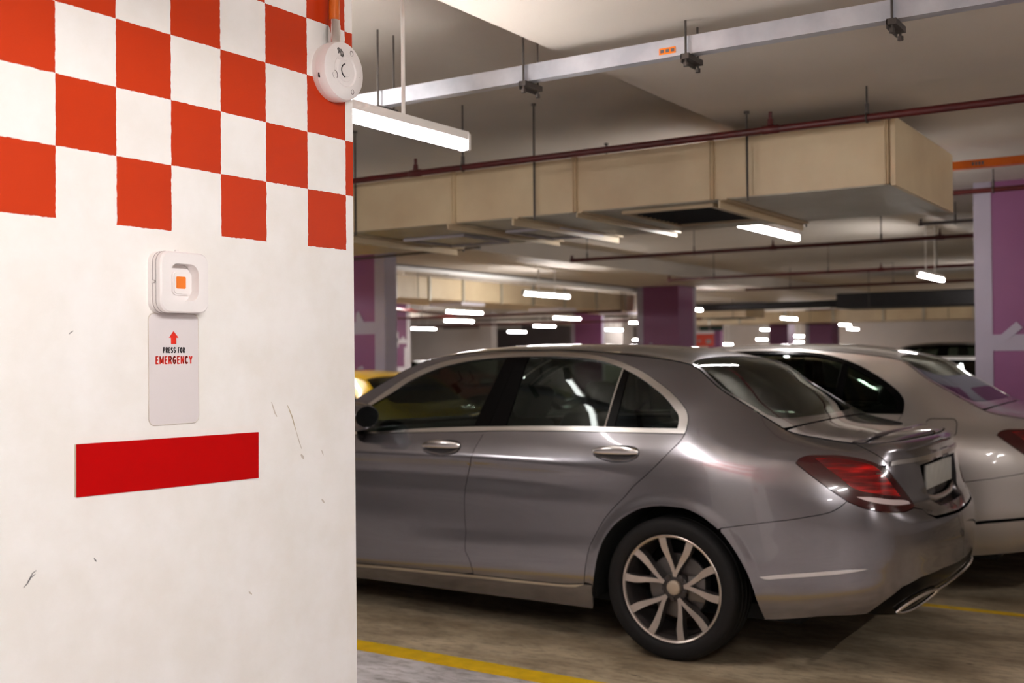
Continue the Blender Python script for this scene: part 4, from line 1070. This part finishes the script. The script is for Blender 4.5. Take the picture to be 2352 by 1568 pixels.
    b = Patch(); dif = O['diff_top'] + [(ZE, .430), (ZE, .25), (5.6, .245), (5.3, .262), (5.11, .282)]
    for s in (1, -1): b.add(dif, (), 'S', off=-.006, gap=0, flange=.02, step=.03, side=s)
    b.build('diffuser', M['black_trim'], bump)
    for s in (1, -1):
        t = MB(); lp = smooth_line([(5.285, .290), (5.315, .318), (5.38, .346), (5.47, .357), (5.56, .355), (5.61, .345), (5.60, .310), (5.54, .286), (5.44, .276), (5.34, .278), (5.285, .290)], .02)[:-1]
        t.tube([surf_pt(a, z, .006, s) for a, z in lp], .0075, 8, closed=True); t.build('exhaust_trim', M['chrome'], bump)
        t = MB(); t.prism([(p.y, p.z) for p in [surf_pt(a, z, 0, s) for a, z in lp]], .9, .93, 'x')
        t.bm.free()
        rf = Patch(); rf.add(smooth_line(O['refl'] + O['refl'][:1], .02)[:-1], (), 'S', off=.006, gap=0, flange=.008, step=.03, side=s); rf.build('bumper_strip', M['chrome'], bump)
    t = MB(); t.tube([surf_pt(a, z, .006) for a, z in ((5.60, .350), (5.70, .352), (5.85, .354), (ZE, .354))] + [surf_pt(a, z, .006, -1) for a, z in ((5.85, .354), (5.70, .352), (5.60, .350))], .007, 8); t.build('chrome_strip', M['chrome'], bump)
    b = Patch()
    for s in (1, -1): b.add([(0, .738)] + arc_zB(0, .42, -.012)[1:] + [(.45, .60), (.93, .64), (1.02, .47), (1.0, .3), (.98, .2), (.3, .2), (0, .2)], (), 'S', gap=.002, flange=.02, step=.05, side=s)
    fb = b.build('front_bumper', P, car)
    b = Patch()
    for s in (1, -1): b.add([(0, .44), (.36, .46), (.40, .66), (.36, .705), (0, .715)], (), 'S', off=.006, gap=0, flange=.01, step=.04, side=s)
    b.build('grille', M['black_trim'], fb)
    for s in (1, -1):
        # body side with pillars and rear wing
        top = arc_zB(1.93, 4.735, -.003)
        q = out_top[::-1] + [(2.035, .97), (1.95, .99)] + top + LID + LAMP[:i_top][::-1] + LAMP[i_bot:][::-1] + BGAP[::-1] + ARCH[:i_gap][::-1][:-2] + [(3.815, .312)] + GAPR[::-1]
        b = Patch(); b.add(q, (), 'S', gap=.0018, flange=.014, step=.018, side=s); b.build('side_panel', P, car)
        # doors
        ob = out_bot
        i_d = nearest_idx(ob, O['gap_doors'][0])
        hf = smooth_line(O['handle_f'] + O['handle_f'][:1], .012)[:-1]; hr = smooth_line(O['handle_r'] + O['handle_r'][:1], .012)[:-1]
        fd = ob[i_d:] + FRONT_EDGE + SILL_TOP[1:i_sd] + GAPD[::-1]
        b = Patch(); b.add(fd, [hf], 'S', gap=.0018, flange=.014, step=.025, side=s, hole_flange=.003); d1 = b.build('front_door', P, car); handle(d1, hf, s, True)
        rd = ob[:i_d+1] + GAPD[1:] + SILL_TOP[i_sd:] + GAPR[::-1][1:]
        b = Patch(); b.add(rd, [hr], 'S', gap=.0018, flange=.014, step=.025, side=s, hole_flange=.003); d2 = b.build('rear_door', P, car); handle(d2, hr, s, False)
        b = Patch(); b.add([(1.95, .22), (3.80, .22), (3.86, .5), (4.05, .78), (4.26, 1.0), (4.2, 1.035), (3.2, 1.01), (2.1, .96), (1.95, .9)], (), 'S', off=-.028, gap=0, flange=0, step=.12, side=s); b.build('door_liner', M['inner_black'], car)
        # window frame and glass
        b = Patch(); b.add(TRIM_OUT, [TRIM_IN], 'S', off=.004, gap=.0008, flange=.008, step=.02, side=s, hole_flange=.012); b.build('window_trim', M['chrome'], car)
        bpf, bpr, bpg = smooth_line(O['bp_front']), smooth_line(O['bp_rear']), smooth_line(O['bp_gap'])
        ql, qr = smooth_line(O['q_l']), smooth_line(O['q_r'])
        ib = in_bot
        def low(t0, t1): return [p for p in ib if t0 < p[0] < t1]
        g = Patch(); g.add([p for p in in_top if p[0] < bpf[0][0] - .01] + bpf + [p for p in ib if p[0] < bpf[-1][0] - .01], (), 'S', off=-.006, gap=0, flange=.004, step=.05, side=s); g.build('window_glass', M['side_glass'], d1)
        g = Patch(); g.add(split_in(bpr[0][0] + .01, ql[0][0] - .01) + ql + low(bpr[-1][0] + .01, ql[-1][0] - .01) + bpr[::-1], (), 'S', off=-.006, gap=0, flange=.004, step=.05, side=s); g.build('window_glass', M['side_glass'], d2)
        g = Patch(); g.add([p for p in in_top if p[0] > qr[0][0] + .01] + low(qr[-1][0] + .01, 9) + qr[::-1], (), 'S', off=-.006, gap=0, flange=.004, step=.05, side=s); g.build('quarter_glass', M['side_glass'], d2)
        g = Patch(); g.add(split_in(bpf[0][0], bpg[0][0]) + bpg + low(bpf[-1][0], bpg[-1][0]) + bpf[::-1], (), 'S', off=-.002, gap=.001, flange=.01, step=.03, side=s); g.build('pillar_cover', M['black_trim'], d1)
        g = Patch(); g.add(split_in(bpg[0][0], bpr[0][0]) + bpr + low(bpg[-1][0], bpr[-1][0]) + bpg[::-1], (), 'S', off=-.002, gap=.001, flange=.01, step=.03, side=s); g.build('pillar_cover', M['black_trim'], d2)
        g = Patch(); g.add(ql[:1] + qr + ql[::-1][:-1], (), 'S', off=-.001, gap=.0, flange=.01, step=.03, side=s); g.build('window_post', M['black_trim'], d2)
        st = MB(); st.tube([surf_pt(a, z, .0, s) for a, z in ql], .004, 6); st.build('post_edge', M['chrome'], d2)
        # sill
        sl = smooth_line([(1.99, .248)] + O['strip_low'], .05)
        b = Patch(); b.add(SILL_TOP[1:] + sl[::-1][:-1], (), 'S', off=.003, gap=.001, flange=.006, step=.02, side=s); b.build('sill_strip', M['chrome'], car)
        b = Patch(); b.add(sl + [(3.812, .308), (3.7989, .2376), (3.7825, .1905)] + O['sill_bot'][::-1] + [(1.73, .176), (1.735, .235), (1.75, .26), (1.93, .245)], (), 'S', gap=.001, flange=.02, step=.04, side=s); b.build('sill_panel', P, car)
        # front wing, arch liners
        b = Patch(); b.add([(2.0, .985), (2.03, .958)] + [(a - .002, z) for a, z in FRONT_EDGE] + [(1.93, .245), (1.75, .262)] + FA[2:-4] + [(.93, .645), (1.05, .74), (.97, .79)] + arc_zB(.9, 1.92, -.003), (), 'S', gap=.002, flange=.014, step=.04, side=s); b.build('front_wing', P, car)
        b = Patch(); b.add([(.46, .605), (.93, .648), (1.045, .738), (.95, .782), (.7, .762), (.46, .715)], (), 'S', off=.003, gap=.0, flange=.01, step=.04, side=s); b.build('headlamp', M['headlamp'], car)
        for arch in (ARCH, FA):
            w = MB(); bm = w.bm; A = [surf_pt(a, z, -.004, s) for a, z in arch]
            r0 = [bm.verts.new(p) for p in A]; r1 = [bm.verts.new((p.x, -s*.56, p.z)) for p in A]
            for k in range(len(A) - 1): bm.faces.new((r0[k], r0[k+1], r1[k+1], r1[k]))
            bm.faces.new(r1); w._done(0, True); w.build('wheel_arch_liner', M['inner_black'], car, 60)
        # tail lamp
        b = Patch(); b.add(LAMP, (), 'S', off=.004, gap=.001, flange=.014, step=.02, side=s); tl = b.build('tail_lamp', M['lamp_maroon'], car)
        b = Patch(); b.add(smooth_line(O['lamp_bar'] + O['lamp_bar'][:1], .015)[:-1], (), 'S', off=.0062, gap=0, flange=.003, step=.02, side=s); b.build('lamp_bar', M['lamp_clear'], tl)
        b = Patch(); b.add(smooth_line(O['lamp_core'] + O['lamp_core'][:1], .015)[:-1], (), 'S', off=.0055, gap=0, flange=.002, step=.02, side=s); b.build('lamp_core', M['lamp_lens'], tl)
        # mirror
        m = MB(); cm = Vector((-1.765, -s*1.0, 1.085))
        f0 = len(m.bm.faces); rr = bmesh.ops.create_uvsphere(m.bm, u_segments=28, v_segments=16, radius=1)
        for v in rr['verts']:
            x, y, z = v.co; x2 = min(x, .55)
            v.co = cm + Vector((x2*.115, y*.125, z*.078*(1 - .12*x2)))
        m._done(0, True); mo = m.build('door_mirror', P, car, 50)
        m = MB(); m.lathe([(0, .064), (.82, .064), (.86, .060)], 28, 'x'); bmesh.ops.transform(m.bm, matrix=Matrix.Translation(cm) @ Matrix.Diagonal((1, .113, .068, 1)), verts=m.bm.verts); m.build('mirror_glass', M['black_trim'], mo)
        m = MB(); m.tube([(-1.79, -s*.95, 1.02), (-1.84, -s*.89, .985), (-1.87, -s*.83, .97)], .025, 10, ry=.04); m.build('mirror_foot', M['black_trim'], mo)
        # seats
        for k, (x0, yy) in enumerate(((-1.55, .37), (-.62, .36))):
            c = MB(); c.box((x0 - .28, -s*yy - .25, .30), (x0 + .24, -s*yy + .25, .50), .06, 3)
            st = c.build('seat', M['seat_fabric'], car)
            Mx = Matrix.Translation((x0 + .22, -s*yy, .46)) @ Matrix.Rotation(R(22), 4, 'Y')
            c = MB(); c.box((-.07, -.25, 0), (.07, .25, .64), .05, 3, Mx); c.build('backrest', M['seat_fabric'], st)
            c = MB(); c.box((-.045, -.135, .66), (.055, .135, .84), .04, 3, Mx); c.build('headrest', M['seat_fabric'], st)
    # cabin and underside
    for x in (-2.84, 0.0):
        for s in (1, -1): make_wheel(car, x, s)
    u = MB(); u.box((-3.3, -.70, .20), (.55, .70, .27)); u.box((-2.3, -.79, .25), (-.45, .79, .31)); u.build('underbody', M['inner_black'], car)
    d = MB(); d.box((-2.3, -.72, .70), (-1.85, .72, .97), .07, 3); d.build('dashboard', M['inner_black'], car)
    d = MB(); d.box((.12, -.62, .60), (.6, .62, .98), .03); d.build('parcel_shelf', M['inner_black'], car)
    w = MB(); Mx = Matrix.Translation((-1.74, .37, .92)) @ Matrix.Rotation(R(-66), 4, 'Y')
    w.tube([Mx @ Vector((.185*math.cos(a), .185*math.sin(a), 0)) for a in np.linspace(0, 2*math.pi, 33)[:-1]], .014, 10, closed=True)
    w.box((-.05, -.05, -.05), (.05, .05, .0), .015, M=Mx); w.box((-.17, -.02, -.03), (.17, .02, -.01), M=Mx); w.build('steering_wheel', M['inner_black'], car)
    h = Patch(); h.add([(2.72, .03), (4.16, .05), (4.16, .95), (2.72, .97)], (), 'T', off=-.035, gap=0, flange=0, step=.12); h.build('headliner', M['seat_fabric'], car)
    return car

car1 = make_car()
car1.location = (-2.188, 5.54, 0)
tag(car1, 'metallic grey sedan parked side on beside the checkered pillar, nearest car', 'car', 'parked cars')

def other_car(loc, scale, label, swap, rz=0):
    c = copy_tree(car1, None, {k: M[v] for k, v in swap.items()})
    c.location = loc; c.scale = scale; c.rotation_euler.z = rz
    tag(c, label, 'car', 'parked cars'); return c
SW = {'chrome': 'black_trim'}
car2 = other_car((-1.72, 7.60, 0), (1, 1, 1), 'pale silver sedan with black window frames behind the grey car', {'paint_grey': 'paint_silver', **SW})
b = MB()
b.tube([surf_pt(t, z, .001) for t, z in [(p[0] + 4.5, p[1] + .963) for p in rrect(.17, .10, .03, 5)]], .0022, 6, closed=True); b.build('fuel_flap', M['inner_black'], car2)
other_car((-6.95, 8.62, 0), (.9, .9, .872), 'yellow car half hidden behind the windscreen of the grey sedan', {'paint_grey': 'paint_yellow', **SW})
other_car((-3.1, 10.45, 0), (1, 1, 1.0), 'black car whose roof shows between the grey and silver sedans', {'paint_grey': 'paint_black', **SW})
other_car((-1.95, 14.6, 0), (1, 1, .915), 'white car glimpsed between the silver sedan and the right column', {'paint_grey': 'paint_white', **SW})
black_car = other_car((-2.55, 17.4, 0), (1, 1, 1.05), 'black car behind the white one, left of the right column', {'paint_grey': 'paint_black', **SW})
other_car((-17.6, 24.2, 0), (1, 1, .87), 'reddish car roof far behind, right of the pink column', {'paint_grey': 'paint_red', **SW})
for dx, dy, t in ((-.55, -.45, 30), (-.25, -.1, -22)):
    b = MB(); b.tube([(dx, dy, 1.44), (dx + .34*math.sin(R(t)), dy, 1.44 + .34*math.cos(R(t)))], .012, 8); b.build('aerial', M['inner_black'], black_car)
# ------------------------------------------------------------------ camera, world, view
cam = bpy.data.cameras.new('camera'); co = bpy.data.objects.new('camera', cam); COL.objects.link(co)
YAW, PIT, ROL = R(33.10867), R(.68367), R(-.55299)
def cam_dir(r, f, u):
    """camera-frame vector (right, forward, up) to world."""
    X = r*math.cos(ROL) - u*math.sin(ROL); U = r*math.sin(ROL) + u*math.cos(ROL)
    F2 = f*math.cos(PIT) - U*math.sin(PIT); U2 = f*math.sin(PIT) + U*math.cos(PIT)
    return Vector((X*math.cos(YAW) - F2*math.sin(YAW), X*math.sin(YAW) + F2*math.cos(YAW), U2))
x, y, z = cam_dir(1, 0, 0), cam_dir(0, 0, 1), -cam_dir(0, 1, 0)
co.matrix_world = Matrix(((x.x, y.x, z.x, 0), (x.y, y.y, z.y, 0), (x.z, y.z, z.z, 1.41), (0, 0, 0, 1)))
cam.sensor_width = 36; cam.lens = 2548.67 / 2352 * 36; cam.clip_end = 200; cam.clip_start = .05
cam.dof.use_dof = True; cam.dof.focus_distance = 3.0; cam.dof.aperture_fstop = 3.4
SC.camera = co
w = bpy.data.worlds.new('world'); SC.world = w; w.use_nodes = True
w.node_tree.nodes['Background'].inputs['Color'].default_value = (.8, .75, .7, 1); w.node_tree.nodes['Background'].inputs['Strength'].default_value = .0
SC.view_settings.view_transform = 'Standard'; SC.view_settings.look = 'None'
SC.view_settings.exposure = 1.72; SC.view_settings.gamma = 1.0; SC.view_settings.use_curve_mapping = False
cy = SC.cycles
cy.use_denoising = True; cy.use_adaptive_sampling = True; cy.adaptive_threshold = .12; cy.adaptive_min_samples = 16; cy.max_bounces = 6; cy.diffuse_bounces = 4; cy.glossy_bounces = 3; cy.transparent_max_bounces = 12; cy.transmission_bounces = 4
cy.sample_clamp_indirect = 6.0; cy.caustics_reflective = False; cy.caustics_refractive = False
try: cy.use_light_tree = True
except Exception: pass
